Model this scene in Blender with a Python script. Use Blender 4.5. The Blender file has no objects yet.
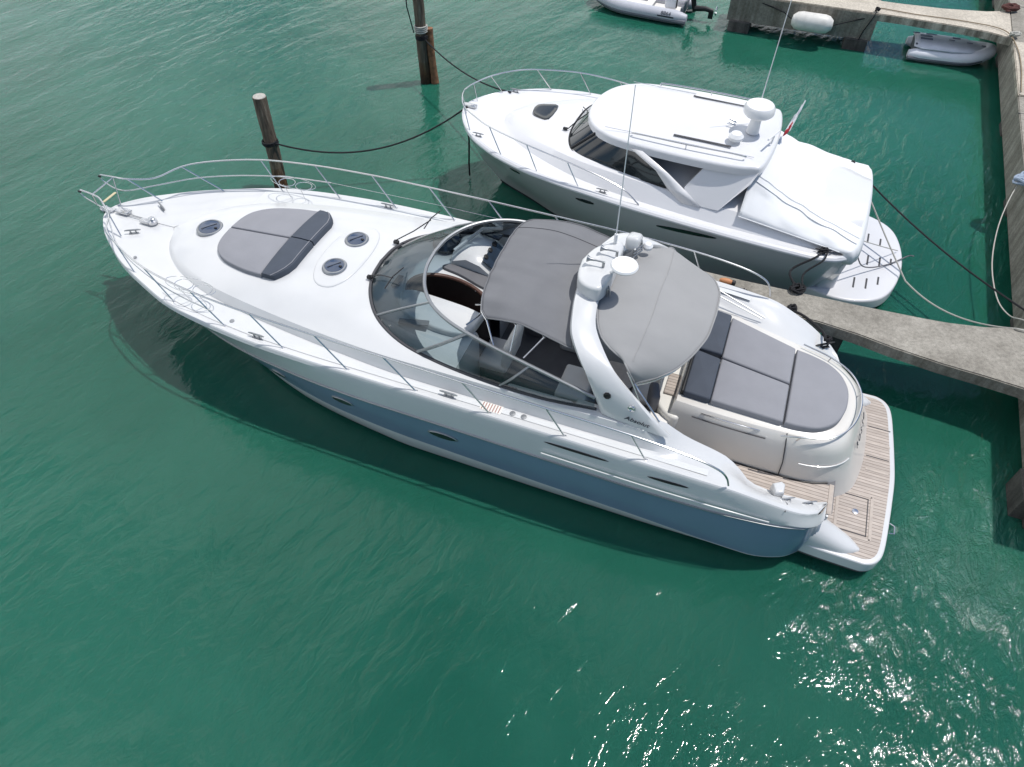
import bpy, bmesh, math, random
from mathutils import Vector, Matrix, noise as mnoise
random.seed(7)
C = bpy.context.scene
COL = C.collection
R = math.radians

# ------------------------------------------------------------------ camera, sky, sun, exposure
cam_d = bpy.data.cameras.new('camera'); cam = bpy.data.objects.new('camera', cam_d); COL.objects.link(cam)
cam_d.sensor_width = 36; cam_d.lens = 720/1024*36; cam_d.clip_end = 3000
cam.matrix_world = Matrix.Translation((0, 0, 10.4)) @ Matrix.Rotation(R(90-49.47), 4, 'X') @ Matrix.Rotation(R(-.23), 4, 'Z')
C.camera = cam
SUN_AZ, SUN_EL = R(79), R(69)          # azimuth from +Y towards +X
w = bpy.data.worlds.new('World'); C.world = w; w.use_nodes = True
nt = w.node_tree; nt.nodes.clear()
out = nt.nodes.new('ShaderNodeOutputWorld'); bg = nt.nodes.new('ShaderNodeBackground')
sky = nt.nodes.new('ShaderNodeTexSky'); sky.sky_type = 'NISHITA'; sky.sun_disc = False
sky.sun_elevation = SUN_EL; sky.sun_rotation = SUN_AZ; sky.air_density = 1.1; sky.dust_density = .35; sky.ozone_density = 4.5
tc = nt.nodes.new('ShaderNodeTexCoord'); mp = nt.nodes.new('ShaderNodeMapping'); mp.inputs['Scale'].default_value = (1, 1, 2.2)
cn = nt.nodes.new('ShaderNodeTexNoise'); cn.inputs['Scale'].default_value = 2.3; cn.inputs['Detail'].default_value = 6
cr = nt.nodes.new('ShaderNodeValToRGB'); cr.color_ramp.elements[0].position = .54; cr.color_ramp.elements[1].position = .63
mx = nt.nodes.new('ShaderNodeMix'); mx.data_type = 'RGBA'; mx.inputs[7].default_value = (13.5, 13.8, 14.2, 1)
nt.links.new(tc.outputs['Generated'], mp.inputs[0]); nt.links.new(mp.outputs[0], cn.inputs['Vector'])
sp = nt.nodes.new('ShaderNodeSeparateXYZ'); nt.links.new(tc.outputs['Generated'], sp.inputs[0])
ma = nt.nodes.new('ShaderNodeMath'); ma.operation = 'MULTIPLY_ADD'; ma.inputs[1].default_value = .11     # unseen cloud added for water sheen, heavier towards +Y so hull shade stays blue
nt.links.new(sp.outputs[1], ma.inputs[0]); nt.links.new(cn.outputs[0], ma.inputs[2])
mb = nt.nodes.new('ShaderNodeMath'); mb.operation = 'MULTIPLY_ADD'; mb.inputs[1].default_value = -.12
nt.links.new(sp.outputs[0], mb.inputs[0]); nt.links.new(ma.outputs[0], mb.inputs[2])
nt.links.new(mb.outputs[0], cr.inputs[0]); nt.links.new(cr.outputs[0], mx.inputs[0])
nt.links.new(sky.outputs[0], mx.inputs[6]); nt.links.new(mx.outputs[2], bg.inputs[0])
bg.inputs[1].default_value = .105; nt.links.new(bg.outputs[0], out.inputs[0])
sd = bpy.data.lights.new('sun', 'SUN'); sd.energy = 3.6; sd.angle = R(.53); sd.color = (1, .965, .92)
sun = bpy.data.objects.new('sun', sd); COL.objects.link(sun)
sv = Vector((math.cos(SUN_EL)*math.sin(SUN_AZ), math.cos(SUN_EL)*math.cos(SUN_AZ), math.sin(SUN_EL)))
sun.rotation_euler = sv.to_track_quat('Z', 'Y').to_euler(); sun.location = sv*60
C.view_settings.view_transform = 'Standard'; C.view_settings.look = 'None'
C.view_settings.exposure = 0; C.view_settings.gamma = 1

# ------------------------------------------------------------------ materials
def mat(name, col, rough=.5, metal=0, coat=0, var=0, vscale=6, bump=0, bscale=40, spec=.5, trans=0, alpha=1, ior=1.45):
    m = bpy.data.materials.new(name); m.use_nodes = True; n = m.node_tree; b = n.nodes['Principled BSDF']
    b.inputs['Base Color'].default_value = (*col, 1); b.inputs['Roughness'].default_value = rough
    b.inputs['Metallic'].default_value = metal; b.inputs['Coat Weight'].default_value = coat
    b.inputs['Specular IOR Level'].default_value = spec; b.inputs['Transmission Weight'].default_value = trans
    b.inputs['IOR'].default_value = ior
    t = n.nodes.new('ShaderNodeTexCoord')
    if var:
        a = n.nodes.new('ShaderNodeTexNoise'); a.inputs['Scale'].default_value = vscale; a.inputs['Detail'].default_value = 5
        r = n.nodes.new('ShaderNodeMapRange'); r.inputs[1].default_value = .3; r.inputs[2].default_value = .7
        r.inputs[3].default_value = 1-var; r.inputs[4].default_value = 1+var*.5
        x = n.nodes.new('ShaderNodeMix'); x.data_type = 'RGBA'; x.blend_type = 'MULTIPLY'; x.inputs[0].default_value = 1
        x.inputs[6].default_value = (*col, 1)
        n.links.new(t.outputs['Object'], a.inputs[0]); n.links.new(a.outputs[0], r.inputs[0]); n.links.new(r.outputs[0], x.inputs[7])
        n.links.new(x.outputs[2], b.inputs['Base Color'])
    if bump:
        a = n.nodes.new('ShaderNodeTexNoise'); a.inputs['Scale'].default_value = bscale; a.inputs['Detail'].default_value = 4
        bp = n.nodes.new('ShaderNodeBump'); bp.inputs['Distance'].default_value = bump
        n.links.new(t.outputs['Object'], a.inputs[0]); n.links.new(a.outputs[0], bp.inputs['Height']); n.links.new(bp.outputs[0], b.inputs['Normal'])
    return m
GEL = mat('white_gelcoat', (.585, .59, .59), .28, coat=.5, var=.05, vscale=1.3)
GEL2 = mat('cabin_gelcoat', (.66, .66, .67), .3, coat=.4, var=.03, vscale=1.1)
CREAM = mat('cream_gelcoat', (.72, .70, .65), .35, coat=.3, var=.04, vscale=2)
NONSKID = mat('white_nonskid', (.60, .61, .61), .6, var=.05, vscale=2, bump=.002, bscale=160)
STRIPE = mat('silver_blue_paint', (.155, .225, .315), .30, metal=.0, coat=.7, var=.06, vscale=1.5)
HGREY = mat('grey_hull_paint', (.47, .455, .47), .35, coat=.7, var=.05, vscale=1.5)
ANTIF = mat('dark_antifouling', (.015, .02, .03), .7)
BLACK = mat('black_rubber', (.012, .012, .013), .5)
GAP = mat('dark_seam', (.06, .06, .065), .7)
STEEL = mat('polished_steel', (.62, .62, .63), .22, metal=1)
DSTEEL = mat('dull_steel', (.32, .33, .34), .4, metal=.8)
CANVAS = mat('grey_canvas', (.160, .163, .172), .85, var=.07, vscale=2.5, bump=.004, bscale=9)
CANVAS2 = mat('pale_grey_canvas', (.29, .29, .29), .85, var=.05, vscale=1.8, bump=.003, bscale=7)
WCANVAS = mat('white_canvas', (.73, .74, .75), .7, var=.03, vscale=2, bump=.004, bscale=5)
CUSH = mat('grey_cushion', (.245, .248, .268), .8, var=.05, vscale=3, bump=.002, bscale=30)
CUSHD = mat('charcoal_and_shade_cushion', (.058, .070, .092), .75, var=.1, vscale=4)  # charcoal of the fore head rest, also canopy shade painted on the aft pads
LEATH = mat('white_upholstery', (.74, .72, .69), .5, var=.05, vscale=4)
DASHG = mat('grey_dash', (.13, .13, .14), .6, var=.1, vscale=5)
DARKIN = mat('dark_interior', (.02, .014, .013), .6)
SCREEN = mat('dark_screen', (.02, .03, .045), .12, coat=.5)
HATCHG = mat('smoked_acrylic', (.035, .055, .10), .12, coat=.6)
RED = mat('red_cloth', (.45, .03, .04), .8)
BLUE = mat('navy_cloth', (.05, .08, .25), .8)
ORANGE = mat('orange_plastic', (.50, .22, .10), .6)
ROPEB = mat('black_rope', (.012, .012, .014), .85, bump=.003, bscale=90)
ROPEW = mat('pale_rope', (.42, .41, .37), .9, bump=.003, bscale=90)
ROPEBL = mat('blue_grey_rope', (.28, .34, .42), .9, bump=.003, bscale=90)
TUBE = mat('pale_grey_rubber', (.45, .46, .50), .5, var=.06, vscale=4)
TUBED = mat('dark_grey_rubber', (.11, .12, .14), .55, var=.1, vscale=4)
FEND = mat('white_fender_vinyl', (.66, .64, .60), .45, var=.12, vscale=6)
WHITEP = mat('white_plastic', (.74, .74, .74), .35, coat=.3)
LETTER = mat('dark_lettering', (.03, .035, .05), .5)
WOODP = None
def glassmat(name, tint, a, rough=.03):
    m = bpy.data.materials.new(name); m.use_nodes = True; n = m.node_tree; n.nodes.clear()
    o = n.nodes.new('ShaderNodeOutputMaterial'); g = n.nodes.new('ShaderNodeBsdfGlossy'); t = n.nodes.new('ShaderNodeBsdfTransparent')
    d = n.nodes.new('ShaderNodeBsdfDiffuse'); d.inputs[0].default_value = (.10, .13, .14, 1)
    f = n.nodes.new('ShaderNodeFresnel'); f.inputs[0].default_value = 1.5; g.inputs['Roughness'].default_value = rough
    t.inputs[0].default_value = (*tint, 1); x0 = n.nodes.new('ShaderNodeMixShader'); x0.inputs[0].default_value = a
    x = n.nodes.new('ShaderNodeMixShader')
    n.links.new(t.outputs[0], x0.inputs[1]); n.links.new(d.outputs[0], x0.inputs[2])
    n.links.new(f.outputs[0], x.inputs[0]); n.links.new(x0.outputs[0], x.inputs[1]); n.links.new(g.outputs[0], x.inputs[2]); n.links.new(x.outputs[0], o.inputs[0])
    return m
GLASS = glassmat('tinted_glass', (.46, .56, .60), .12)
GLASSC = glassmat('clear_glass', (.85, .9, .9), .05)
DGLASS = mat('dark_window_glass', (.012, .016, .018), .05, coat=.6)

def nodes_mat(name, rough):
    m = bpy.data.materials.new(name); m.use_nodes = True; n = m.node_tree; b = n.nodes['Principled BSDF']; b.inputs['Roughness'].default_value = rough
    return m, n, b
def math_node(n, op, a, b=None, c=None):
    x = n.nodes.new('ShaderNodeMath'); x.operation = op
    for i, v in enumerate((a, b, c)):
        if v is None: continue
        if isinstance(v, (int, float)): x.inputs[i].default_value = v
        else: n.links.new(v, x.inputs[i])
    return x.outputs[0]
def noise_node(n, vec, scale, detail=4, rough=.5, dist=0):
    a = n.nodes.new('ShaderNodeTexNoise'); a.inputs['Scale'].default_value = scale; a.inputs['Detail'].default_value = detail
    a.inputs['Roughness'].default_value = rough; a.inputs['Distortion'].default_value = dist
    n.links.new(vec, a.inputs['Vector']); return a.outputs[0]
def ramp(n, fac, stops):
    r = n.nodes.new('ShaderNodeValToRGB'); e = r.color_ramp.elements
    while len(e) < len(stops): e.new(.5)
    for x, (p, c) in zip(e, stops): x.position = p; x.color = (*c, 1)
    n.links.new(fac, r.inputs[0]); return r.outputs[0]
def mixc(n, fac, a, b, mode='MIX'):
    x = n.nodes.new('ShaderNodeMix'); x.data_type = 'RGBA'; x.blend_type = mode
    for i, v in ((0, fac), (6, a), (7, b)):
        if isinstance(v, (int, float)): x.inputs[i].default_value = v
        elif isinstance(v, tuple): x.inputs[i].default_value = (*v, 1)
        else: n.links.new(v, x.inputs[i])
    return x.outputs[2]

def teak_mat():
    m, n, b = nodes_mat('weathered_teak', .75)
    t = n.nodes.new('ShaderNodeTexCoord'); s = n.nodes.new('ShaderNodeSeparateXYZ'); n.links.new(t.outputs['Object'], s.inputs[0])
    u = math_node(n, 'MULTIPLY', s.outputs[1], 1/.062); fr = math_node(n, 'FRACT', u); fl = math_node(n, 'FLOOR', u)
    line = math_node(n, 'LESS_THAN', fr, .17)
    wn = n.nodes.new('ShaderNodeTexWhiteNoise'); wn.noise_dimensions = '1D'; n.links.new(fl, wn.inputs['W'])
    mp = n.nodes.new('ShaderNodeMapping'); mp.inputs['Scale'].default_value = (3, 30, 3); n.links.new(t.outputs['Object'], mp.inputs[0])
    g = noise_node(n, mp.outputs[0], 2, 5)
    base = ramp(n, g, [(.3, (.38, .32, .275)), (.7, (.50, .44, .39))])
    v = math_node(n, 'MULTIPLY_ADD', wn.outputs[0], .22, .86)
    cc = n.nodes.new('ShaderNodeCombineColor'); [n.links.new(v, cc.inputs[i]) for i in range(3)]
    base = mixc(n, 1., base, cc.outputs[0], 'MULTIPLY')
    n.links.new(mixc(n, line, base, (.19, .16, .14)), b.inputs['Base Color'])
    return m
TEAK = teak_mat()
TEAKB = mat('teak_border', (.46, .40, .35), .75, var=.12, vscale=14)

def concrete_mat(name, c0, c1, streak):
    m, n, b = nodes_mat(name, .9)
    t = n.nodes.new('ShaderNodeTexCoord'); o = t.outputs['Object']
    a = noise_node(n, o, 1.4, 8, .62); f = noise_node(n, o, 16, 6, .65); sp = noise_node(n, o, 70, 3, .6)
    col = ramp(n, a, [(.32, c0), (.68, c1)])
    col = mixc(n, 1., col, ramp(n, f, [(.3, (.66, .65, .63)), (.62, (1.05, 1.04, 1.02))]), 'MULTIPLY')
    col = mixc(n, 1., col, ramp(n, sp, [(.35, (.72, .72, .72)), (.5, (1, 1, 1))]), 'MULTIPLY')
    # vertical drip stains
    mp = n.nodes.new('ShaderNodeMapping'); mp.inputs['Scale'].default_value = (4, 4, .25); n.links.new(o, mp.inputs[0])
    d = noise_node(n, mp.outputs[0], 1.3, 5, .6)
    g = n.nodes.new('ShaderNodeNewGeometry'); sz = n.nodes.new('ShaderNodeSeparateXYZ'); n.links.new(g.outputs['Normal'], sz.inputs[0])
    side = math_node(n, 'LESS_THAN', sz.outputs[2], .5)
    col = mixc(n, side, col, mixc(n, 1., col, ramp(n, d, [(.38, streak), (.62, (1, 1, 1))]), 'MULTIPLY'))
    n.links.new(col, b.inputs['Base Color'])
    bp = n.nodes.new('ShaderNodeBump'); bp.inputs['Distance'].default_value = .012; n.links.new(f, bp.inputs['Height']); n.links.new(bp.outputs[0], b.inputs['Normal'])
    return m
CONC = concrete_mat('weathered_concrete', (.215, .20, .172), (.36, .34, .30), (.62, .60, .57))
CONCL = concrete_mat('pale_concrete', (.44, .40, .34), (.60, .55, .47), (.36, .35, .33))
CONCD = concrete_mat('wet_concrete', (.06, .06, .055), (.13, .12, .11), (.5, .5, .5))

def wood_mat():
    m, n, b = nodes_mat('weathered_pile_wood', .9)
    t = n.nodes.new('ShaderNodeTexCoord'); mp = n.nodes.new('ShaderNodeMapping'); mp.inputs['Scale'].default_value = (9, 9, .7)
    n.links.new(t.outputs['Object'], mp.inputs[0])
    g = noise_node(n, mp.outputs[0], 2.2, 7, .65)
    col = ramp(n, g, [(.3, (.035, .025, .018)), (.55, (.14, .105, .075)), (.75, (.30, .26, .20))])
    s = n.nodes.new('ShaderNodeSeparateXYZ'); n.links.new(t.outputs['Object'], s.inputs[0])
    wv = math_node(n, 'MULTIPLY_ADD', noise_node(n, t.outputs['Object'], 5, 3), .7, math_node(n, 'MULTIPLY', s.outputs[2], 1.0))
    tide = ramp(n, wv, [(.35, (.10, .09, .06)), (.62, (.62, .36, .20)), (1.0, (.9, .8, .68)), (1., (1, 1, 1))])
    n.links.new(mixc(n, 1., col, tide, 'MULTIPLY'), b.inputs['Base Color'])
    bp = n.nodes.new('ShaderNodeBump'); bp.inputs['Distance'].default_value = .03; n.links.new(g, bp.inputs['Height']); n.links.new(bp.outputs[0], b.inputs['Normal'])
    return m
WOODP = wood_mat()

def water_mat():
    m, n, b = nodes_mat('turbid_green_water', .06)
    b.inputs['IOR'].default_value = 1.33
    t = n.nodes.new('ShaderNodeTexCoord'); o = t.outputs['Object']
    def mapped(rot, sx, sy):
        mp = n.nodes.new('ShaderNodeMapping'); mp.vector_type = 'TEXTURE'; mp.inputs['Rotation'].default_value = (0, 0, R(rot)); mp.inputs['Scale'].default_value = (1/sx, 1/sy, 1)
        n.links.new(o, mp.inputs[0]); return mp.outputs[0]
    big = noise_node(n, mapped(50, .35, .8), 1.0, 3, .5)
    mid = noise_node(n, mapped(56, 1.6, 3.6), 1.0, 4, .55, .5)
    fine = noise_node(n, mapped(48, 6.5, 13.0), 1.0, 4, .6, .5)
    patch = noise_node(n, o, .16, 3, .5)
    # wind strength varies over the basin
    g = math_node(n, 'MULTIPLY_ADD', patch, 1.6, .2)
    # disturbed water astern of the big yacht
    def blob(cx, cy, r):
        v = n.nodes.new('ShaderNodeVectorMath'); v.operation = 'DISTANCE'; n.links.new(o, v.inputs[0]); v.inputs[1].default_value = (cx, cy, 0)
        r_ = n.nodes.new('ShaderNodeMapRange'); r_.interpolation_type = 'SMOOTHSTEP'; n.links.new(v.outputs['Value'], r_.inputs[0])
        r_.inputs[1].default_value = r*.2; r_.inputs[2].default_value = r; r_.inputs[3].default_value = 1; r_.inputs[4].default_value = 0
        return r_.outputs[0]
    ast = math_node(n, 'MAXIMUM', math_node(n, 'MAXIMUM', blob(7.7, 5.9, 3.0), math_node(n, 'MULTIPLY', blob(5.4, 4.4, 2.0), .45)), math_node(n, 'MULTIPLY', blob(6.6, 3.0, 2.6), .30))
    right = blob(9.5, 14.0, 5.5)
    calm = math_node(n, 'MULTIPLY_ADD', math_node(n, 'MAXIMUM', ast, math_node(n, 'MULTIPLY', right, .35)), 3.4, .56)
    h = math_node(n, 'MULTIPLY', big, .070)
    h = math_node(n, 'ADD', h, math_node(n, 'MULTIPLY', math_node(n, 'MULTIPLY', math_node(n, 'MULTIPLY', mid, g), calm), .040))
    fa = math_node(n, 'MULTIPLY_ADD', ast, .024, .0044)
    h = math_node(n, 'ADD', h, math_node(n, 'MULTIPLY', math_node(n, 'MULTIPLY', fine, g), fa))
    bp = n.nodes.new('ShaderNodeBump'); bp.inputs['Distance'].default_value = 1.0; bp.inputs['Strength'].default_value = 1.0
    n.links.new(h, bp.inputs['Height']); n.links.new(bp.outputs[0], b.inputs['Normal'])
    tone = noise_node(n, o, .13, 4, .6)
    col = ramp(n, tone, [(.36, (.009, .084, .055)), (.64, (.020, .120, .082))])
    n.links.new(col, b.inputs['Base Color'])
    b.inputs['Subsurface Weight'].default_value = 1.0; b.inputs['Subsurface Radius'].default_value = (.3, .8, .65); b.inputs['Subsurface Scale'].default_value = .4
    return m
WATER = water_mat()

# ------------------------------------------------------------------ helpers
def tab(pts):
    pts = sorted(pts); xs = [p[0] for p in pts]; ys = [p[1] for p in pts]; n = len(xs)
    d = [(ys[i+1]-ys[i])/(xs[i+1]-xs[i]) for i in range(n-1)]
    m = [d[0]] + [0 if d[i-1]*d[i] <= 0 else 2*d[i-1]*d[i]/(d[i-1]+d[i]) for i in range(1, n-1)] + [d[-1]]
    def f(x):
        if x <= xs[0]: return ys[0]
        if x >= xs[-1]: return ys[-1]
        i = max(k for k in range(n-1) if xs[k] <= x); h = xs[i+1]-xs[i]; t = (x-xs[i])/h
        return (2*t**3-3*t*t+1)*ys[i]+(t**3-2*t*t+t)*h*m[i]+(-2*t**3+3*t*t)*ys[i+1]+(t**3-t*t)*h*m[i+1]
    return f
def lerp(a, b, t): return a+(b-a)*t
def smooth_line(pts, n=6, closed=False):
    P = [Vector(p) for p in pts]; out = []; L = len(P)
    rng = range(L if closed else L-1)
    for i in rng:
        if closed: p0, p1, p2, p3 = P[(i-1) % L], P[i], P[(i+1) % L], P[(i+2) % L]
        else: p1, p2 = P[i], P[i+1]; p0 = P[i-1] if i else p1*2-p2; p3 = P[i+2] if i+2 < L else p2*2-p1
        for k in range(n):
            t = k/n
            out.append(.5*((2*p1)+(p2-p0)*t+(2*p0-5*p1+4*p2-p3)*t*t+(3*p1-p0-3*p2+p3)*t**3))
    if not closed: out.append(P[-1])
    return out

class MB:
    def __init__(s): s.v = []; s.f = []; s.m = []
    def add(s, vs, fs, mi=0):
        k = len(s.v); s.v += [tuple(v) for v in vs]; s.f += [tuple(i+k for i in f) for f in fs]; s.m += [mi]*len(fs); return s
    def grid(s, rows, mi=0, closed=False, flip=False, mfun=None, skip=None):
        nr = len(rows); nc = len(rows[0]); k = len(s.v)
        for r in rows: s.v += [tuple(p) for p in r]
        for i in range(nr-1):
            for j in range(nc if closed else nc-1):
                if skip and skip(i, j): continue
                a, b, c, d = k+i*nc+j, k+i*nc+(j+1) % nc, k+(i+1)*nc+(j+1) % nc, k+(i+1)*nc+j
                s.f.append((a, d, c, b) if flip else (a, b, c, d)); s.m.append(mfun(i, j) if mfun else mi)
        return s
    def tube(s, pts, r, n=8, closed=False, mi=0):
        P = [Vector(p) for p in pts]; L = len(P); rings = []; up = None
        for i in range(L):
            if closed: t = P[(i+1) % L]-P[i-1]
            else: t = P[min(i+1, L-1)]-P[max(i-1, 0)]
            if t.length < 1e-9: t = Vector((1, 0, 0))
            t.normalize()
            if up is None:
                up = t.orthogonal().normalized()
            up = (up-t*up.dot(t)); up = up.normalized() if up.length > 1e-6 else t.orthogonal().normalized()
            b = t.cross(up); rr = r[i] if isinstance(r, (list, tuple)) else r
            rings.append([P[i]+(up*math.cos(a)+b*math.sin(a))*rr for a in [2*math.pi*k/n for k in range(n)]])
        if closed: rings.append(rings[0])
        s.grid(rings, mi, closed=True)
        if not closed:
            k = len(s.v); s.v += [tuple(p) for p in rings[0]]+[tuple(p) for p in rings[-1]]
            s.f += [tuple(k+i for i in range(n))[::-1], tuple(k+n+i for i in range(n))]; s.m += [mi, mi]
        return s
    def box(s, c, size, bev=.01, rot=None, mi=0, seg=2):
        bm = bmesh.new(); bmesh.ops.create_cube(bm, size=1)
        for v in bm.verts: v.co = Vector((v.co.x*size[0], v.co.y*size[1], v.co.z*size[2]))
        if bev: bmesh.ops.bevel(bm, geom=bm.edges[:], offset=min(bev, min(size)*.49), segments=seg, affect='EDGES', profile=.5)
        M = Matrix.Translation(c) @ (rot.to_4x4() if rot is not None else Matrix())
        vs = [M @ v.co for v in bm.verts]; s.add(vs, [[v.index for v in f.verts] for f in bm.faces], mi); bm.free(); return s
    def ring_stack(s, rings, cap0=True, cap1=True, mi=0):
        s.grid(rings, mi, closed=True); n = len(rings[0])
        for ring, on, fl in ((rings[0], cap0, True), (rings[-1], cap1, False)):
            if on:
                c = sum((Vector(p) for p in ring), Vector())/n; k = len(s.v); s.v += [tuple(p) for p in ring]+[tuple(c)]
                for i in range(n):
                    f = (k+i, k+(i+1) % n, k+n); s.f.append(f[::-1] if fl else f); s.m.append(mi)
        return s
    def lathe(s, prof, c, n=24, rot=None, mi=0, sx=1, sy=1):
        M = rot.to_3x3() if rot is not None else Matrix.Identity(3); c = Vector(c)
        rings = [[c+M @ Vector((r*math.cos(a)*sx, r*math.sin(a)*sy, z)) for a in [2*math.pi*k/n for k in range(n)]] for r, z in prof]
        return s.ring_stack(rings, mi=mi)
    def pad(s, outline, z0, z1, r=.03, zf=None, seg=4, mi=0, crown=0):
        O = [Vector((p[0], p[1], 0)) for p in outline]; n = len(O)
        area = sum(O[i].x*O[(i+1) % n].y-O[(i+1) % n].x*O[i].y for i in range(n))
        if area < 0: O.reverse()
        N = []
        for i in range(n):
            e1 = (O[i]-O[i-1]); e2 = (O[(i+1) % n]-O[i]); n1 = Vector((e1.y, -e1.x, 0)).normalized(); n2 = Vector((e2.y, -e2.x, 0)).normalized()
            q = (n1+n2); q = q.normalized() if q.length > 1e-6 else n1; N.append(q/max(.5, q.dot(n1)))
        cen = sum(O, Vector())/n
        rings = []
        lv = [(0, z0)]+[(r*(1-math.cos(a)), z1-r+r*math.sin(a)) for a in [math.pi/2*k/seg for k in range(seg+1)]]
        def Z(p, z): return z+(zf(p.x, p.y) if zf else 0)
        for off, z in lv: rings.append([(p.x-nn.x*off, p.y-nn.y*off, Z(p, z)) for p, nn in zip(O, N)])
        last = [Vector((p.x-nn.x*r, p.y-nn.y*r, 0)) for p, nn in zip(O, N)]
        for k in (.66, .33):
            ring = []
            for p in last:
                q = cen.lerp(p, k); ring.append((q.x, q.y, Z(q, z1+crown*(1-k*k))))
            rings.append(ring)
        k0 = len(s.v); s.ring_stack(rings, cap0=True, cap1=True, mi=mi)
        # last cap centre height
        s.v[-1] = (cen.x, cen.y, Z(cen, z1+crown)); return s
    def build(s, name, mats, parent=None, sharp=35, smooth=True, solid=0):
        me = bpy.data.meshes.new(name); me.from_pydata([tuple(v) for v in s.v], [], s.f)
        if any(s.m):
            for p, mi in zip(me.polygons, s.m): p.material_index = mi
        bm = bmesh.new(); bm.from_mesh(me); bmesh.ops.remove_doubles(bm, verts=bm.verts, dist=1e-5)
        bmesh.ops.recalc_face_normals(bm, faces=bm.faces) if not solid else None
        bm.to_mesh(me); bm.free()
        for m_ in (mats if isinstance(mats, (list, tuple)) else [mats]): me.materials.append(m_)
        if smooth:
            me.shade_smooth(); me.set_sharp_from_angle(angle=R(sharp))
        o = bpy.data.objects.new(name, me); COL.objects.link(o); o.parent = parent
        if solid:
            md = o.modifiers.new('thick', 'SOLIDIFY'); md.thickness = abs(solid); md.offset = -1 if solid > 0 else 1
        return o
def tag(o, label=None, cat=None, group=None, kind=None):
    if label: o['label'] = label
    if cat: o['category'] = cat
    if group: o['group'] = group
    if kind: o['kind'] = kind
    return o
def empty(name, loc, rz, label, cat, group=None):
    o = bpy.data.objects.new(name, None); COL.objects.link(o); o.location = loc; o.rotation_euler = (0, 0, rz); o.empty_display_size = .3
    return tag(o, label, cat, group)
def text_mesh(name, txt, size, M, m, parent, shear=0):
    cu = bpy.data.curves.new(name, 'FONT'); cu.body = txt; cu.size = size; cu.extrude = .003; cu.shear = shear; cu.align_x = 'CENTER'; cu.align_y = 'CENTER'
    o = bpy.data.objects.new(name, cu); COL.objects.link(o)
    dg = bpy.context.evaluated_depsgraph_get(); dg.update(); me = bpy.data.meshes.new_from_object(o.evaluated_get(dg)); bpy.data.objects.remove(o)
    me.transform(M); me.materials.clear(); me.materials.append(m); me.name = name
    q = bpy.data.objects.new(name, me); COL.objects.link(q); q.parent = parent; return q
def frame(o, x, y):        # matrix with origin o, text x direction and text y direction
    x = Vector(x).normalized(); y = Vector(y); y = (y-x*y.dot(x)).normalized(); z = x.cross(y)
    M = Matrix((x, y, z)).transposed().to_4x4(); M.translation = Vector(o); return M
def oval(cx, cy, rx, ry, n=28, p=2.0, rot=0):
    o = []
    for k in range(n):
        a = 2*math.pi*k/n; c, s_ = math.cos(a), math.sin(a)
        x = rx*math.copysign(abs(c)**(2/p), c); y = ry*math.copysign(abs(s_)**(2/p), s_)
        o.append((cx+x*math.cos(rot)-y*math.sin(rot), cy+x*math.sin(rot)+y*math.cos(rot)))
    return o

# ------------------------------------------------------------------ frames of reference
PS = R(158.83); O1 = Vector((6.183, 6.426, 0))
def L1(x, y, z=0): return Vector((O1.x+x*math.cos(PS)-y*math.sin(PS), O1.y+x*math.sin(PS)+y*math.cos(PS), z))
PS2 = PS-R(1.9); O2 = L1(0, -5.85)
def L2(x, y, z=0): return Vector((O2.x+x*math.cos(PS2)-y*math.sin(PS2), O2.y+x*math.sin(PS2)+y*math.cos(PS2), z))

# ------------------------------------------------------------------ water
b = MB(); S = 900
b.add([(-S, -S, 0), (S, -S, 0), (S, S, 0), (-S, S, 0)], [(0, 1, 2, 3)])
tag(b.build('water', WATER, smooth=False), kind='structure')

# ------------------------------------------------------------------ concrete piers and quay (drawn in the dock frame, baked to world)
def slab(outline, z0, z1, name, m, parent=None, chamfer=.02):
    s = MB(); P = [L1(x, y) for x, y in outline]
    area = sum(P[i].x*P[(i+1) % len(P)].y-P[(i+1) % len(P)].x*P[i].y for i in range(len(P)))
    if area < 0: P.reverse()
    bm = bmesh.new(); vs = [bm.verts.new((p.x, p.y, z0)) for p in P]; f = bm.faces.new(vs)
    ex = bmesh.ops.extrude_face_region(bm, geom=[f]); top = [v for v in ex['geom'] if isinstance(v, bmesh.types.BMVert)]
    for v in top: v.co.z = z1
    bmesh.ops.recalc_face_normals(bm, faces=bm.faces)
    es = [e for e in bm.edges if all(v.co.z > z1-1e-4 for v in e.verts)]
    bmesh.ops.bevel(bm, geom=es, offset=chamfer, segments=2, affect='EDGES')
    bm.verts.ensure_lookup_table(); bm.verts.index_update()
    s.add([v.co.copy() for v in bm.verts], [[v.index for v in f.verts] for f in bm.faces]); bm.free()
    return s.build(name, m, parent, sharp=25)
def pile(x, y, r, z1, parent, m=CONCD, square=False):
    s = MB(); p = L1(x, y)
    if square: s.box((p.x, p.y, (z1-3)/2), (2*r, 2*r, z1+3), .03, Matrix.Rotation(PS, 3, 'Z'))
    else: s.lathe([(r, -3), (r*1.02, 0), (r, z1)], (p.x, p.y, 0), 16)
    return s.build('pile', m, parent)
def cleat(P, ang, s=1, parent=None, m=DSTEEL, name='cleat'):
    q = MB(); M = Matrix.Rotation(ang, 3, 'Z'); P = Vector(P)
    def T(x, y, z): return P+M @ Vector((x*s, y*s, z*s))
    q.tube([T(-.15, 0, .07), T(-.1, 0, .075), T(.1, 0, .075), T(.15, 0, .07)], [.010*s, .016*s, .016*s, .010*s], 8)
    for k in (-.05, .05): q.tube([T(k, 0, 0), T(k, 0, .075)], .014*s, 8)
    q.box(T(0, 0, .005), (.17*s, .05*s, .012*s), .004, M)
    return q.build(name, m, parent)

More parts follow.
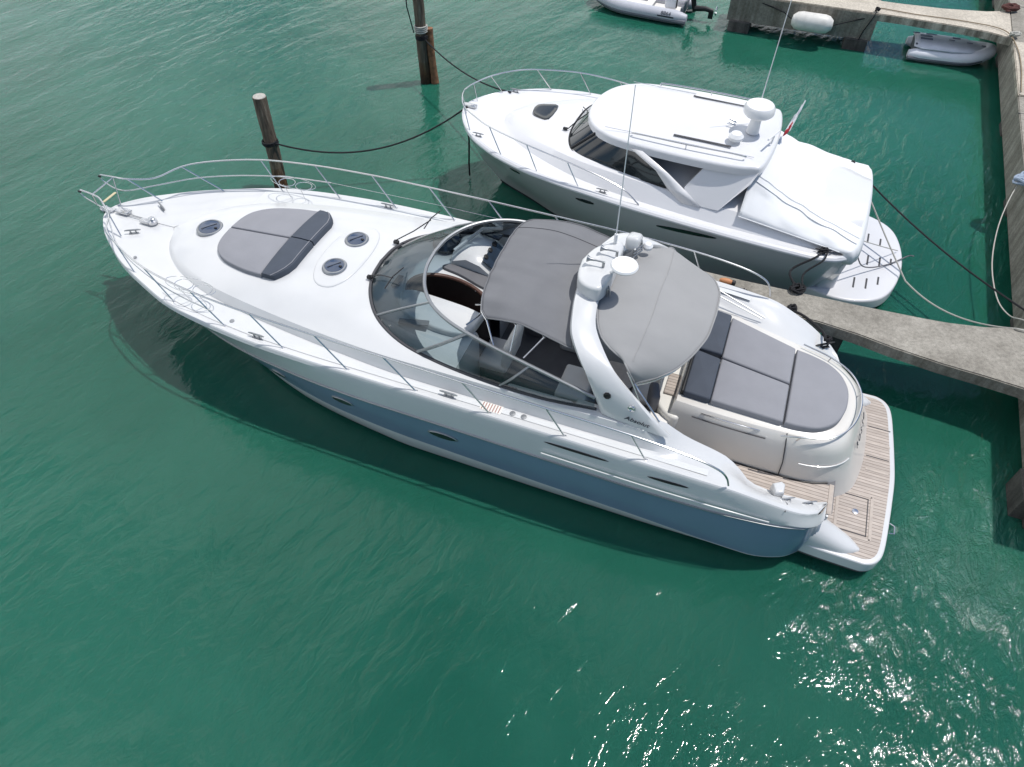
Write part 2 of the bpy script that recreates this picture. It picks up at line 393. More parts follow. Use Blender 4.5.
qz = empty('quay', L1(-2.4, -9), PS, 'long grey concrete quay running down the right edge, streaked with drip stains', 'quay')
inv = qz.matrix_world
def reparent(o, p):
    o.parent = p; o.matrix_parent_inverse = (Matrix.Translation(p.location) @ Matrix.Rotation(p.rotation_euler.z, 4, 'Z')).inverted()
qe = lambda y: -2.07+.022*y
deck_q = slab([(qe(-40), -40), (qe(-17), -17), (qe(-9), -9), (qe(.1), .1), (-9, .1), (-9, -40)], .28, 1.1, 'deck_slab', CONC); reparent(deck_q, qz)
lip = slab([(qe(-16.2)+.004, -16.2), (qe(-12.9)+.004, -12.9), (qe(-12.9)-1.2, -12.9), (qe(-16.2)-1.2, -16.2)], 1.0, 1.14, 'kerb', CONCL); reparent(lip, qz)
for y in (-22, -17.4, -13.2, -9.4, -5.0, -.45):
    o = pile(qe(y)-.42, y, .33, .3, None, square=True); reparent(o, qz)
o = slab([(-1.96, -.95), (-1.96, -.3), (-2.6, -.3), (-2.6, -.95)], -1.5, .5, 'fender_block', CONCD); reparent(o, qz)

fp = empty('finger_pier', L1(1, -3), PS, 'narrow flat concrete finger pier between the two motor boats', 'pier', 'concrete piers')
far = [(4.9, -3.25), (3.1, -3.25), (.95, -3.31), (-.15, -3.37), (-.6, -3.41), (-1.2, -3.52), (-1.9, -3.74), (qe(-4)+.003, -3.95)]
near = [(qe(-2)+.003, -2.02), (-1.78, -2.16), (-1.2, -2.22), (-.5, -2.27), (.3, -2.38), (.9, -2.50), (1.6, -2.58), (4.9, -2.6)]
o = slab(far+near, .86, 1.1, 'deck_slab', CONC); reparent(o, fp)
for x in (4.3, 1.2): o = pile(x, -2.93, .2, .87, None); reparent(o, fp)

up = empty('concrete_pier', L1(2, -17.4), PS, 'thick concrete pier at the top edge with a deep end block and a white fender', 'pier', 'concrete piers')
o = slab([(5.63, -16.81), (1.2, -16.81), (1.2, -18.1), (5.63, -18.1)], .3, 1.092, 'cap_block', CONC); reparent(o, up)
o = slab([(5.60, -16.83), (.6, -16.83), (-1.1, -16.74), (-1.8, -16.64), (qe(-16.4)+.003, -16.42), (qe(-18.4)+.003, -18.45), (-1.8, -18.15), (-.6, -17.92), (.7, -17.84), (5.6, -17.84)], .9, 1.115, 'deck_slab', CONCL); reparent(o, up)
for x in (5.2, 1.6): o = pile(x, -17.05, .34, .32, None, square=True); reparent(o, up)
for x in (5.2, 1.6): o = pile(x, -17.8, .3, .32, None, square=True); reparent(o, up)

for par, pts in ((qz, ((-2.3, -12.0, -8.9, -12.0), (-2.3, -6.2, -8.9, -6.2), (-2.5, -18.9, -8.9, -18.9), (-2.25, -.6, -8.9, -.6))), ):
    for x0, y0, x1, y1 in pts:
        o = slab([(x0, y0), (x1, y1), (x1, y1+.025), (x0, y0+.025)], 1.09, 1.104, 'expansion_joint', GAP, chamfer=.001); reparent(o, par)
o = slab([(-2.13, -3.9), (-2.09, -2.06), (-2.115, -2.06), (-2.155, -3.9)], 1.09, 1.104, 'expansion_joint', GAP, chamfer=.001); reparent(o, fp)

# ------------------------------------------------------------------ MOTOR YACHT
Y = empty('motor_yacht', O1, PS, 'large white motor yacht with silver blue hull band, grey canvas tops and teak swim platform', 'motor yacht', 'motor boats')
G = tab([(1.12, 1.40), (1.15, 1.52), (1.24, 1.67), (1.5, 1.86), (1.95, 2.0), (2.6, 2.1), (4, 2.15), (9, 2.15), (10.2, 2.12), (11.1, 2.04), (12.2, 1.86), (13.2, 1.5), (13.9, 1.18), (14.35, .9), (14.75, .62), (15.0, .38), (15.15, .18), (15.2, 0)])
ZD = tab([(1.12, 1.17), (1.5, 1.36), (2, 1.58), (2.6, 1.76), (4, 1.84), (9, 1.85), (12, 1.83), (14, 1.8), (15.2, 1.8)])
K = tab([(1.08, 1.38), (1.12, 1.56), (1.24, 1.76), (1.5, 1.94), (2, 2.08), (2.8, 2.18), (4, 2.21), (8, 2.20), (9, 2.16), (10, 2.06), (11, 1.90), (12, 1.62), (13, 1.22), (14, .66), (14.6, .28), (14.9, 0)])
ZK = tab([(1.08, .98), (1.6, 1.14), (2.6, 1.24), (4, 1.27), (8, 1.34), (11, 1.30), (13, 1.38), (14.9, 1.55)])
Bb = tab([(1.08, 1.34), (1.12, 1.52), (1.24, 1.72), (1.5, 1.92), (2.0, 2.07), (3, 2.13), (4, 2.14), (7.6, 2.10), (9, 2.0), (10, 1.82), (11, 1.52), (12, 1.08), (13, .55), (13.6, .2), (13.9, 0)])
ZB = tab([(1.08, .20), (1.6, .22), (2.6, .34), (4, .45), (9, .54), (11, .5), (13, .62), (13.9, .75)])
Wl = tab([(1.15, 1.22), (1.2, 1.42), (1.33, 1.66), (1.7, 1.85), (2.2, 1.95), (4, 1.99), (7.7, 1.97), (8.5, 1.90), (9.74, 1.72), (11.24, 1.26), (12, .82), (12.7, .38), (13.2, 0)])
rows_def = []      # (aft x, bow x, y(x), z(x))
rows_def.append((1.12, 15.2, G, ZD))
rows_def.append((1.11, 15.17, lambda x: G(x)+.022*min(1, max(0, (15.1-x)/1.5)), lambda x: ZD(x)-.05))
for t, bul in ((.33, .012), (.66, .018)):
    rows_def.append((lerp(1.12, 1.08, t), lerp(15.2, 14.92, t), (lambda t, bul: lambda x: lerp(G(min(15.2, x+.28*t)), K(max(1.08, x-.28*(1-t)*0)), t)+bul*min(1, max(0, (14.6-x)/2))-.0)(t, bul), (lambda t: lambda x: lerp(ZD(x)-.05, ZK(x), t))(t)))
rows_def.append((1.08, 14.9, K, lambda x: ZK(x)+.018))
rows_def.append((1.08, 14.9, lambda x: K(x)+.012*min(1, (14.9-x)*2), ZK))
rows_def.append((1.10, 14.88, lambda x: max(0, K(min(14.9, x+.02))-.03*min(1, (14.88-x)*2)), lambda x: ZK(x)-.03))
rows_def.append((1.07, 14.4, lambda x: lerp(K(min(14.9, x+.35)), Bb(max(1.08, x-.1)), .5)+.04*min(1, (14.4-x)), lambda x: lerp(ZK(x), ZB(x), .5)))
rows_def.append((1.08, 13.9, Bb, ZB))
rows_def.append((1.09, 13.86, lambda x: max(0, Bb(x)-.0), lambda x: ZB(x)-.02))
rows_def.append((1.15, 13.25, lambda x: Wl(min(13.2, x))+.02*min(1, max(0, 13.2-x)), lambda x: .10))
rows_def.append((1.16, 13.2, Wl, lambda x: .06))
rows_def.append((1.5, 12.6, lambda x: Wl(min(13.2, x+.5))*.75, lambda x: -.6))
NS = 90
def svals(n): return [.5-.5*math.cos(math.pi*i/n)*(1) for i in range(n+1)]
SV = svals(NS)
def hull_rows(rd, sgn, SV):
    out = []
    for xa, xb, fy, fz in rd:
        r = []
        for s_ in SV:
            x = lerp(xa, xb, s_); y = 0 if s_ >= 1 else fy(x); r.append((x, sgn*max(0, y), fz(x)))
        out.append(r)
    return out
h = MB()
mrow = {0: 0, 1: 0, 2: 0, 3: 0, 4: 0, 5: 1, 6: 1, 7: 1, 8: 0, 9: 0, 10: 2, 11: 2}
for sgn in (1, -1):
    h.grid(hull_rows(rows_def, sgn, SV), mfun=lambda i, j: mrow[i])
# aft return faces joining port and starboard below the platform
ends = [r[0] for r in hull_rows(rows_def, 1, SV)]
h.grid([[e, (e[0]+.06, 0, e[2])] for e in ends[7:]]+[], mi=0); h.grid([[(e[0], -e[1], e[2]), (e[0]+.06, 0, e[2])] for e in ends[7:]], mi=0)
h.build('hull', [GEL, STRIPE, ANTIF], Y, sharp=28)
# thin rub rail and upper style line
for sgn in (1, -1):
    q = MB(); q.tube([(x, sgn*(K(x)+.016), ZK(x)+.01) for x in [lerp(1.2, 14.2, k/70) for k in range(71)]], .014, 6); q.build('rub_rail', DSTEEL, Y)
    q = MB(); q.tube([(x, sgn*(lerp(G(x), K(x), .62)+.062), lerp(ZD(x)-.05, ZK(x), .62)) for x in [lerp(1.9, 5.3, k/30) for k in range(31)]], .012, 6); q.build('moulding_line', GEL, Y)

# ---- deck
T = tab([(1.12, .98), (1.3, 1.3), (1.7, 1.55), (2.2, 1.72), (3, 1.86), (4, 1.89), (6, 1.90), (7.7, 1.89), (9, 1.80), (10.4, 1.64), (11.8, 1.38), (12.6, 1.08), (13.1, .75), (13.35, .48), (13.5, .2), (13.55, 0)])
ZC = tab([(8.5, 2.30), (9.4, 2.30), (10.5, 2.26), (11.5, 2.20), (12.5, 2.08), (13.2, 1.94), (13.55, 1.84), (15.2, 1.83)])
RISE = tab([(1.12, .10), (2, .14), (3, .24), (4, .30), (7.5, .26), (9, .20), (11, .17), (13, .09), (13.5, .03)])   # trunk edge above side deck
WB = tab([(1.12, 1.33), (1.17, 1.37), (1.3, 1.42), (1.45, 1.45), (1.6, 1.48), (1.9, 1.53), (2.25, 1.53), (2.5, 1.44), (2.75, 1.40), (3.2, 1.42), (3.9, 1.55), (4.6, 1.66), (5.5, 1.74), (6.5, 1.72), (7.37, 1.62), (7.93, 1.50), (8.3, 1.34), (8.7, 1.0), (8.92, .68), (9.02, .3), (9.05, 0)])
def t2(x): return max(0, T(x)-.10*min(1, T(x)/.6))
def crown_z(x, y):
    e = ZD(x)+RISE(x); tt = t2(x)
    if tt < 1e-4: return ZD(x)
    return lerp(max(ZC(x), e), e, min(1, abs(y)/tt)**2.4)
ZI = tab([(1.12, 1.13), (1.5, 1.20), (1.8, 1.25), (2.2, 1.31), (2.45, 1.46), (2.65, 1.58), (2.86, 1.66), (3.26, 1.80), (3.6, 2.02)])
ZIS = tab([(1.12, 1.30), (1.5, 1.50), (2.0, 1.60), (3.7, 1.68)])
WS_ = tab([(1.12, .9), (1.5, 1.02), (2.0, 1.20), (2.6, 1.44), (3.3, 1.64), (3.75, 1.66), (4.1, 1.60), (4.6, 1.66)])
def wb(x, sgn): return WB(x) if sgn > 0 or x > 4.6 else WS_(x)
def deck_section(x, sgn, inner):
    r = deck_section0(x, sgn, inner)
    w_ = min(1, max(0, (3.95-x)/.5)); w_ = w_*w_*(3-2*w_)
    if w_ == 0 or inner == 0: return r
    gi = max(inner+.05, G(x)-.10); out = []
    for p in r:
        t = min(1, max(0, (abs(p[1])-inner)/(gi-inner))); t = t*t*(3-2*t)
        za = lerp(ZI(x) if sgn > 0 else ZIS(x), ZD(x), t) if abs(p[1]) < gi else p[2]
        out.append((p[0], p[1], lerp(p[2], za, w_)))
    return out
def deck_section0(x, sgn, inner):
    tt = t2(x) if x > 4 else max(t2(x), inner+.03); g = G(x); r = []
    for f in (0, .15, .3, .45, .6, .72, .82, .9, .96, 1.0):
        y = lerp(inner, tt, f); r.append((x, sgn*y, crown_z(x, y)))
    T_ = T(x) if x > 4 else max(T(x), inner+.06)
    r.append((x, sgn*lerp(tt, T_, .5), lerp(ZD(x)+RISE(x), ZD(x), .42))); r.append((x, sgn*T_, ZD(x)+.004))
    gi = max(T_, g-.10)
    r.append((x, sgn*lerp(T_, gi, .5), ZD(x)+.002)); r.append((x, sgn*gi, ZD(x)+.004)); r.append((x, sgn*lerp(gi, g, .45), ZD(x)+.022)); r.append((x, sgn*lerp(gi, g, .85), ZD(x)+.02)); r.append((x, sgn*g, ZD(x)))
    return r
d = MB()
xsA = [lerp(9.05, 15.2, .5-.5*math.cos(math.pi*(.5+.5*k/60))*1) if 0 else lerp(9.05, 15.2, math.sin(math.pi/2*k/60)) for k in range(61)]
for sgn in (1, -1):
    d.grid([deck_section(x, sgn, 0) for x in xsA])
xsB = [lerp(1.12, 9.05, k/60) for k in range(50)] + [9.05-(9.05-lerp(1.12, 9.05, 49/60))*(1-math.sin(math.pi/2*k/24)) for k in range(1, 25)]
for sgn in (1, -1):
    d.grid([deck_section(x, sgn, wb(x, sgn)) for x in xsB])
    # coaming inner wall down into the cockpit
    def wallrow(x):
        w0 = wb(x, sgn); z = deck_section(x, sgn, w0)[0][2]; zf = .84 if sgn > 0 or x > 3.7 else min(z-.2, 1.2)
        return [(x, sgn*w0, z), (x, sgn*(w0-.03), z-.05), (x, sgn*(w0-.06), lerp(z, zf, .5)), (x, sgn*(w0-.05), zf)]
    d.grid([wallrow(x) for x in xsB if x < 8.6], mi=1)
    # aft closing of the quarter
    sec = deck_section(1.12, sgn, wb(1.12, sgn)); d.grid([[(p[0], p[1], p[2]) for p in sec], [(p[0]+.02, p[1], .5) for p in sec]])
d.build('deck', [GEL, LEATH], Y, sharp=30)

def deck_z(x, y):
    if x < 3.9:
        sg_ = 1 if y > 0 else -1; sec = deck_section(x, sg_, wb(x, sg_))
        for a, c in zip(sec, sec[1:]):
            if abs(a[1]) <= abs(y) <= abs(c[1]): return lerp(a[2], c[2], (abs(y)-abs(a[1]))/max(1e-5, abs(c[1])-abs(a[1])))
    y = abs(y)
    if y <= t2(x): return crown_z(x, y)
    if y < T(x): return lerp(ZD(x)+RISE(x), ZD(x), (y-t2(x))/max(1e-3, T(x)-t2(x)))
    return ZD(x)
# raised moulding oval round the sun pad and the foredeck grooves
def on_deck(pts, dz=.0): return [(x, y, deck_z(x, y)+dz) for x, y in pts]
q = MB()
q.pad(oval(9.72, 0, .42, .86, 32, 2.3), deck_z(9.7, 0)-.10, deck_z(9.7, 0)+.018, .03, zf=lambda x, y: deck_z(x, y)-deck_z(9.7, 0))
q.build('hatch_plinth', GEL, Y)

# side deck non-skid strips
for sgn in (1, -1):
    q = MB(); xs = [lerp(2.9, 12.6, k/80) for k in range(81)]
    q.grid([[(x, sgn*(T(x)+.03), ZD(x)+.012), (x, sgn*(G(x)-.13), ZD(x)+.012)] for x in xs]); q.build('side_deck', NONSKID, Y)

# round deck hatches
def round_hatch(x, y, r):
    z = deck_z(x, y)+.03
    q = MB(); q.lathe([(r+.045, -.06), (r+.045, .0), (r+.03, .018), (r+.005, .022), (r, .012)], (x, y, z), 32); o = q.build('deck_hatch', DSTEEL, Y)
    q = MB(); q.lathe([(r, -.02), (r*.97, .016), (r*.5, .030), (.01, .033)], (x, y, z), 32); q.build('pane', HATCHG, o)
    q = MB(); q.box((x, y, z+.036), (r*1.5, .012, .008), .003, Matrix.Rotation(.9, 3, 'Z')); q.box((x-r*.7, y, z+.03), (.05, .04, .03), .008); q.build('latch', BLACK, o)
round_hatch(12.66, .03, .2); round_hatch(9.74, .39, .17); round_hatch(9.74, -.39, .17)

# ---- fore sun pad
def padz(x, y): return deck_z(x, y)-2.2
pf = [(12.18, -.03), (12.14, .40), (12.02, .62), (11.72, .80), (11.2, .93), (10.75, .96)]
rear = tab([(0, 10.34), (.5, 10.36), (.8, 10.46), (.96, 10.75)])
def fore_pad(sgn, mi):
    o = [(x, sgn*max(.012, y)) for x, y in smooth2([(12.18, .012), (12.15, .36), (12.04, .60), (11.76, .80), (11.3, .92), (10.95, .955)])]
    return o
def smooth2(p, n=5): return [(v.x, v.y) for v in smooth_line([(a, b_, 0) for a, b_ in p], n)]
for sgn in (1, -1):
    q = MB(); out = fore_pad(sgn, 0)+[(10.88, sgn*.955), (10.88, sgn*.012)]
    q.pad(out, 2.19, 2.29, .03, zf=padz, crown=.012); q.build('sun_pad', CUSH, Y)
    # raised head rest: ramp face turned to the bow
    ys = [.014, .2, .4, .6, .75, .86, .93, .955]
    rows = []
    for y in ys:
        x1 = 10.86; x0 = 10.40+(max(0, y-.55)/.4)**2*.22; base = deck_z(10.6, y)
        top = base+.125-(max(0, y-.7)/.26)**2*.02
        rows.append([(x1, sgn*y, base+.01), (x1, sgn*y, base+.085), (x1-.03, sgn*y, base+.105), (lerp(x1, x0, .45), sgn*y, lerp(base+.11, top, .48)), (x0+.05, sgn*y, top-.01), (x0+.015, sgn*y, top-.012), (x0, sgn*y, top-.04), (x0-.01, sgn*y, base+.01)])
    q = MB(); q.grid(rows); q.add(rows[0], [tuple(range(8))]); q.add(rows[-1], [tuple(range(8))])
    o = q.build('head_rest_and_shade', CUSHD, Y, sharp=50)
    q = MB(); q.tube([(r[4][0]+.0, r[4][1], r[4][2]+.008) for r in rows], .008, 6); q.build('piping', CUSH, o)

# ---- windscreen
def ws_lines(sgn):
    base = smooth_line([(9.05, 0, 2.31), (9.0, .42, 2.30), (8.82, .82, 2.26), (8.5, 1.18, 2.20), (8.0, 1.46, 2.16), (7.4, 1.62, 2.14), (6.5, 1.73, 2.13), (5.5, 1.76, 2.14), (4.66, 1.68, 2.15)], 6)
    top = smooth_line([(7.98, 0, 2.84), (7.94, .4, 2.83), (7.78, .8, 2.81), (7.5, 1.12, 2.79), (7.1, 1.34, 2.76), (6.6, 1.46, 2.70), (5.95, 1.56, 2.62), (5.3, 1.63, 2.52), (4.70, 1.69, 2.42)], 6)
    return [Vector((p.x, sgn*p.y, p.z)) for p in base], [Vector((p.x, sgn*p.y, p.z)) for p in top]
wsE = MB(); fr = MB(); fr2 = MB()
for sgn in (1, -1):
    bl, tl = ws_lines(sgn); rows = []
    for k, (a, c) in enumerate(zip(bl, tl)):
        row = []
        for t in (0, .25, .5, .75, 1):
            p = a.lerp(c, t); bul = .07*math.sin(math.pi*t); p = p+Vector((bul*max(0, 1-k/30), sgn*bul*min(1, k/30), .02*math.sin(math.pi*t))); row.append(p)
        rows.append(row)
    wsE.grid(rows)
    fr.tube(tl, .030, 8); fr2.tube([p+Vector((0, 0, .012)) for p in bl], .026, 8)
    for k in (17, 28, 38): fr.tube([rows[k][j]+Vector((0, 0, .004)) for j in range(5)], .02 if k != 28 else .026, 6)
g = wsE.build('windscreen', GLASS, Y, sharp=60)
fr.build('windscreen_frame', DSTEEL, Y); fr2.build('windscreen_gasket', GAP, Y)
for x, y, dx, dy in ((9.03, -.55, -.55, -.35), (9.02, .45, -.62, .25)):
    q = MB(); z = 2.36; q.box((x, y, z-.02), (.10, .07, .06), .015)
    q.tube([(x, y, z+.02), (x-.3, y+dy*.4, z+.20), (x+dx, y+dy, z+.36)], .010, 6); q.tube([(x+dx-.05, y+dy-.28, z+.37), (x+dx, y+dy, z+.39), (x+dx-.0, y+dy+.28, z+.37)], .010, 6)
    q.build('wiper', BLACK, Y)

# ---- cockpit: sole, dashboard, companionway, seats
q = MB(); xs = [lerp(.95, 8.6, k/30) for k in range(31)]
q.grid([[(x, y*max(.3, WB(max(1.12, x))-.03), .84) for y in (-1, -.5, 0, .5, 1)] for x in xs]); q.build('cockpit_sole', DASHG, Y, smooth=False)  # dark grey carries the cockpit shade in the sole's own colour
q = MB()
xs = [7.0+.05*i for i in range(42)]; NV = 56
def dz_(x, y):
    # dash top slopes up from the cockpit to the glass
    z = lerp(1.93, 2.24, min(1, max(0, (x-7.15)/1.8)))
    return z+.015*math.sin(x*5)*0
cx0, cy0 = 7.72, .16
def inhole(x, y): return ((x-cx0)/.72)**2+((y-cy0)/.47)**2 < 1 and x > 6.9
rowsd = [[(x, (-1+2*j/NV)*max(.02, WB(x)-.03), dz_(x, (-1+2*j/NV)*WB(x))) for j in range(NV+1)] for x in xs]
def sk(i, j):
    p = rowsd[i][j]; n_ = rowsd[i+1][j+1]; return inhole((p[0]+n_[0])/2, (p[1]+n_[1])/2) or (p[0] < 7.3 and -.28 < p[1] < .62)
q.grid(rowsd, skip=sk)
q.grid([[(7.0, y, 1.92), (6.97, y, 1.85), (6.98, y, .84)] for y in (-1.62, -1.0, -.3)]); q.grid([[(7.0, y, 1.92), (6.97, y, 1.85), (6.98, y, .84)] for y in (.64, 1.1, 1.62)])
q.build('dashboard', GEL, Y, sharp=40)
q = MB(); ring = [(cx0+.73*math.cos(a), cy0+.48*math.sin(a), dz_(cx0+.73*math.cos(a), 0)+.012) for a in [2*math.pi*k/40 for k in range(40)]]
q.tube(ring, .035, 8, closed=True); q.build('companionway_rim', mat('mahogany', (.10, .045, .03), .35, coat=.4), Y)
q = MB(); q.grid([[(p[0], p[1], p[2]) for p in ring], [(p[0], p[1], .6) for p in ring]], closed=True)
q.add([(p[0], p[1], .6) for p in ring], [tuple(range(40))]); q.build('companionway_well', DARKIN, Y)
q = MB(); q.box((7.55, .12, 1.05), (.5, .22, .12), .05); q.build('cushion', RED, Y)
q = MB(); q.lathe([(.02, 0), (.16, .02), (.19, .1), (.1, .2), (.02, .23)], (7.45, .22, 1.25), 16); q.build('cushion', LEATH, Y)
# sliding hatch door, port half
o_ = [(7.0, .30), (7.3, .26), (7.9, .30), (8.3, .36), (8.42, .55), (8.2, .86), (7.6, .95), (7.1, .80)]
q = MB(); q.pad(smooth2(o_+[o_[0]], 4)[:-1], 1.98, 2.10, .04, zf=lambda x, y: dz_(x, y)-1.99, crown=.02); q.build('companionway_door', GEL, Y)
q = MB(); q.tube(smooth_line([(7.15, .72, 2.12), (7.0, .5, 2.2), (7.02, .28, 2.2), (7.2, .2, 2.1)], 5), .014, 6); q.build('grab_handle', STEEL, Y)
# dark grey console sweep to starboard of the companionway
q = MB(); q.pad(smooth2([(7.0, -.32), (7.35, -.34), (7.75, -.42), (8.1, -.44), (8.0, -.58), (7.6, -.62), (7.2, -.72), (6.98, -.75), (7.0, -.32)], 4)[:-1], 1.9, 1.985, .02, zf=lambda x, y: dz_(x, y)-1.93); q.build('console_trim', DASHG, Y)
# helm pod + instrument panels + wheel
def prism_y(profile, y0, y1, name, m, parent, nseg=6, sharp=40, taper=.0):
    q = MB(); rows = []
    for k in range(nseg+1):
        t = k/nseg; y = lerp(y0, y1, t); s_ = 1-taper*(2*t-1)**4
        cx = sum(p[0] for p in profile)/len(profile); cz = min(p[1] for p in profile)
        rows.append([(cx+(p[0]-cx)*s_, y, cz+(p[1]-cz)*s_) for p in profile])
    q.ring_stack(rows); return q.build(name, m, parent, sharp)
hp = prism_y([(8.15, 1.95), (8.05, 2.22), (7.75, 2.34), (7.45, 2.26), (7.15, 2.02), (7.05, 1.7)], -1.42, -.62, 'helm_console', GEL, Y, 10, 40, .12)
q = MB(); rt = Matrix.Rotation(math.atan2(-.24, -.3)+math.pi, 3, 'Y')
q.box((7.30, -.98, 2.165), (.36, .60, .03), .012, Matrix.Rotation(-.67, 3, 'Y')); q.build('instrument_panel', SCREEN, hp)
for yy in (-.80, -1.0, -1.18):
    q = MB(); q.lathe([(.045, 0), (.045, .02), (.035, .024)], (7.42, yy, 2.28), 14, Matrix.Rotation(-.67, 3, 'Y')); q.build('gauge', BLACK, hp)
hd = MB(); hd.lathe([(.24, 0), (.25, .05), (.22, .11), (.10, .15), (.01, .16)], (8.28, -1.05, 2.16), 24, None, 0, 1.0, 1.25); o = hd.build('instrument_hood', SCREEN, Y)
q = MB(); q.box((7.55, -1.38, 2.32), (.42, .16, .05), .02, Matrix.Rotation(-.2, 3, 'Z')); q.build('chart_panel', SCREEN, hp)
q = MB(); q.tube([(8.0, -.75, 2.3), (7.7, -1.35, 2.42), (7.4, -1.55, 2.36)], .03, 8); q.build('grab_rail', GEL, hp)
q = MB(); Mw = Matrix.Rotation(-.95, 3, 'Y'); cw = Vector((6.93, -.98, 1.98))
q.tube([cw+Mw @ Vector((.2*math.cos(a), .2*math.sin(a), 0)) for a in [2*math.pi*k/28 for k in range(28)]], .016, 8, closed=True)
for a in (.5, 2.6, 4.7): q.tube([cw, cw+Mw @ Vector((.2*math.cos(a), .2*math.sin(a), 0))], .012, 6)
q.lathe([(.05, -.05), (.05, .02), (.02, .03)], cw, 12, Mw); q.build('steering_wheel', BLACK, Y)
q = MB(); q.box((7.95, 1.0, 2.16), (.50, .12, .03), .014, Matrix.Rotation(.25, 3, 'Z')); q.build('dash_vent', DASHG, Y)
q = MB(); q.box((8.62, .25, 2.22), (.10, .30, .02), .01); q.build('dash_vent', DASHG, Y)
def seat(name, cx, cy, w_, dpt, zs, back, ang=0, m=LEATH):
    Rm = Matrix.Rotation(ang, 3, 'Z'); t = MB()
    t.box(Vector((cx, cy, zs-.09)), (dpt, w_, .18), .06, Rm, seg=4); o = t.build(name, m, Y)
    t = MB(); off = Rm @ Vector((-dpt/2, 0, 0)); t.box(Vector((cx, cy, zs+back/2))+off, (.16, w_, back+.1), .07, Rm @ Matrix.Rotation(-.14, 3, 'Y'), seg=4); t.build('backrest', m, o)
    t = MB(); t.box(Vector((cx, cy, (.84+zs-.18)/2)), (dpt*.72, w_*.72, zs-.18-.84), .05, Rm); t.build('pedestal', DASHG, o)
    return o
seat('companion_seat', 6.72, .42, .66, .52, 1.36, .46)
seat('helm_seat', 6.45, -.95, 1.0, .5, 1.4, .45)
# lounge bench along port and aft of the companion seat
for (cx, cy, sx, sy) in ((5.75, 1.18, 1.15, .46), (4.75, 1.12, .8, .5), (5.28, .55, .52, .72), (4.0, .95, .7, .5)):
    q = MB(); q.box((cx, cy, 1.22), (sx, sy, .16), .05, seg=4); o = q.build('bench_cushion', LEATH, Y)
    q = MB(); q.box((cx, cy, .99), (sx-.03, sy-.03, .30), .03); q.build('bench_base', CREAM, o)
q = MB(); q.box((5.3, 1.44, 1.44), (2.2, .12, .34), .05, seg=4); q.build('bench_backrest', LEATH, Y)
q = MB(); q.box((5.25, -.9, 1.2), (1.3, .9, .74), .08, seg=4); q.build('wet_bar', GEL, Y)
q = MB(); q.box((6.25, 1.25, 1.3), (.35, .25, .3), .05, seg=3); q.build('bag', DASHG, Y)
# table
q = MB(); q.pad(oval(4.7, .3, .35, .28, 24, 3), 1.42, 1.46, .015); q.tube([(4.7, .3, .84), (4.7, .3, 1.44)], .04, 10); q.build('cockpit_table', TEAKB, Y)

# ---- radar arch (wing shaped legs sweeping aft to the coamings)
aF = [(1.70, 4.60, 2.18), (1.68, 4.68, 2.35), (1.6, 4.87, 2.70), (1.45, 5.08, 2.92), (1.2, 5.27, 3.05), (.9, 5.36, 3.12), (.5, 5.43, 3.20), (0, 5.46, 3.24)]
aR = [(1.74, 3.52, 2.10), (1.70, 3.72, 2.24), (1.62, 4.08, 2.52), (1.46, 4.50, 2.80), (1.2, 4.78, 2.94), (.9, 4.98, 3.04), (.5, 5.06, 3.14), (0, 5.08, 3.18)]
F = smooth_line([(x, y, z) for y, x, z in aF], 5); Rr = smooth_line([(x, y, z) for y, x, z in aR], 5)
F = [Vector((p.x, p.y, p.z)) for p in F]; Rr = [Vector((p.x, p.y, p.z)) for p in Rr]
Ff = F+[Vector((p.x, -p.y, p.z)) for p in F[-2::-1]]; Rf = Rr+[Vector((p.x, -p.y, p.z)) for p in Rr[-2::-1]]
rings = []
for i, (a, c) in enumerate(zip(Ff, Rf)):
    tan = (Ff[min(i+1, len(Ff)-1)]-Ff[max(i-1, 0)]); ch = c-a; nrm = tan.cross(ch).normalized(); nrm = nrm if nrm.z > 0 or (nrm.y*a.y > 0) else -nrm
    if nrm.y*a.y < -1e-6 and abs(nrm.z) < .2: nrm = -nrm
    ring = []; th = .062
    for k in range(16):
        an = 2*math.pi*k/16; u = .5-.5*math.cos(an); v = math.sin(an)
        ring.append(a+ch*u+nrm*(math.copysign(abs(v)**.45, v)*th*(1.0)))
    rings.append(ring)
q = MB(); q.ring_stack(rings); A = q.build('radar_arch', GEL, Y, sharp=50)
# arch hub
hub = [(5.50, .0), (5.47, .30), (5.38, .50), (5.20, .58), (5.05, .54), (4.98, .30), (4.97, 0), (4.98, -.30), (5.0, -.55), (5.16, -.64), (5.28, -.50), (5.42, -.28)]
q = MB(); q.pad(smooth2(hub+[hub[0]], 3)[:-1], 3.20, 3.44, .055, crown=.025, seg=4); q.build('arch_hub', GEL, A)
q = MB(); q.box((4.90, -.80, 3.33), (.22, .34, .22), .06, Matrix.Rotation(.35, 3, 'X'), seg=3); q.build('camera_pod', GEL, A)
# radar dish drum and satellite pods
q = MB(); q.lathe([(.02, 0), (.185, .008), (.20, .035), (.185, .06), (.10, .075), (.01, .08)], (4.80, .30, 3.70), 32); o = q.build('radome', WHITEP, A)
q = MB(); q.tube([(5.02, .14, 3.42), (4.90, .2, 3.55), (4.82, .28, 3.72)], .028, 10); q.build('bracket', WHITEP, o)
for hx, hy in ((5.0, -.18), (5.12, .12)):
    q = MB(); Mh = Matrix.Rotation(math.pi/2, 3, 'Y')
    q.lathe([(.012, 0), (.014, .14), (.025, .22), (.055, .27)], (hx, hy, 3.56), 12, Mh); q.box((hx+.02, hy, 3.52), (.04, .03, .1), .008); q.build('horn', DSTEEL, A)
q = MB()
for k in range(3): q.tube([(4.84, -.55-.02*k, 3.22+.05*k), (4.74, -.72, 3.26+.05*k), (4.80, -.90, 3.22+.05*k)], .012, 6)
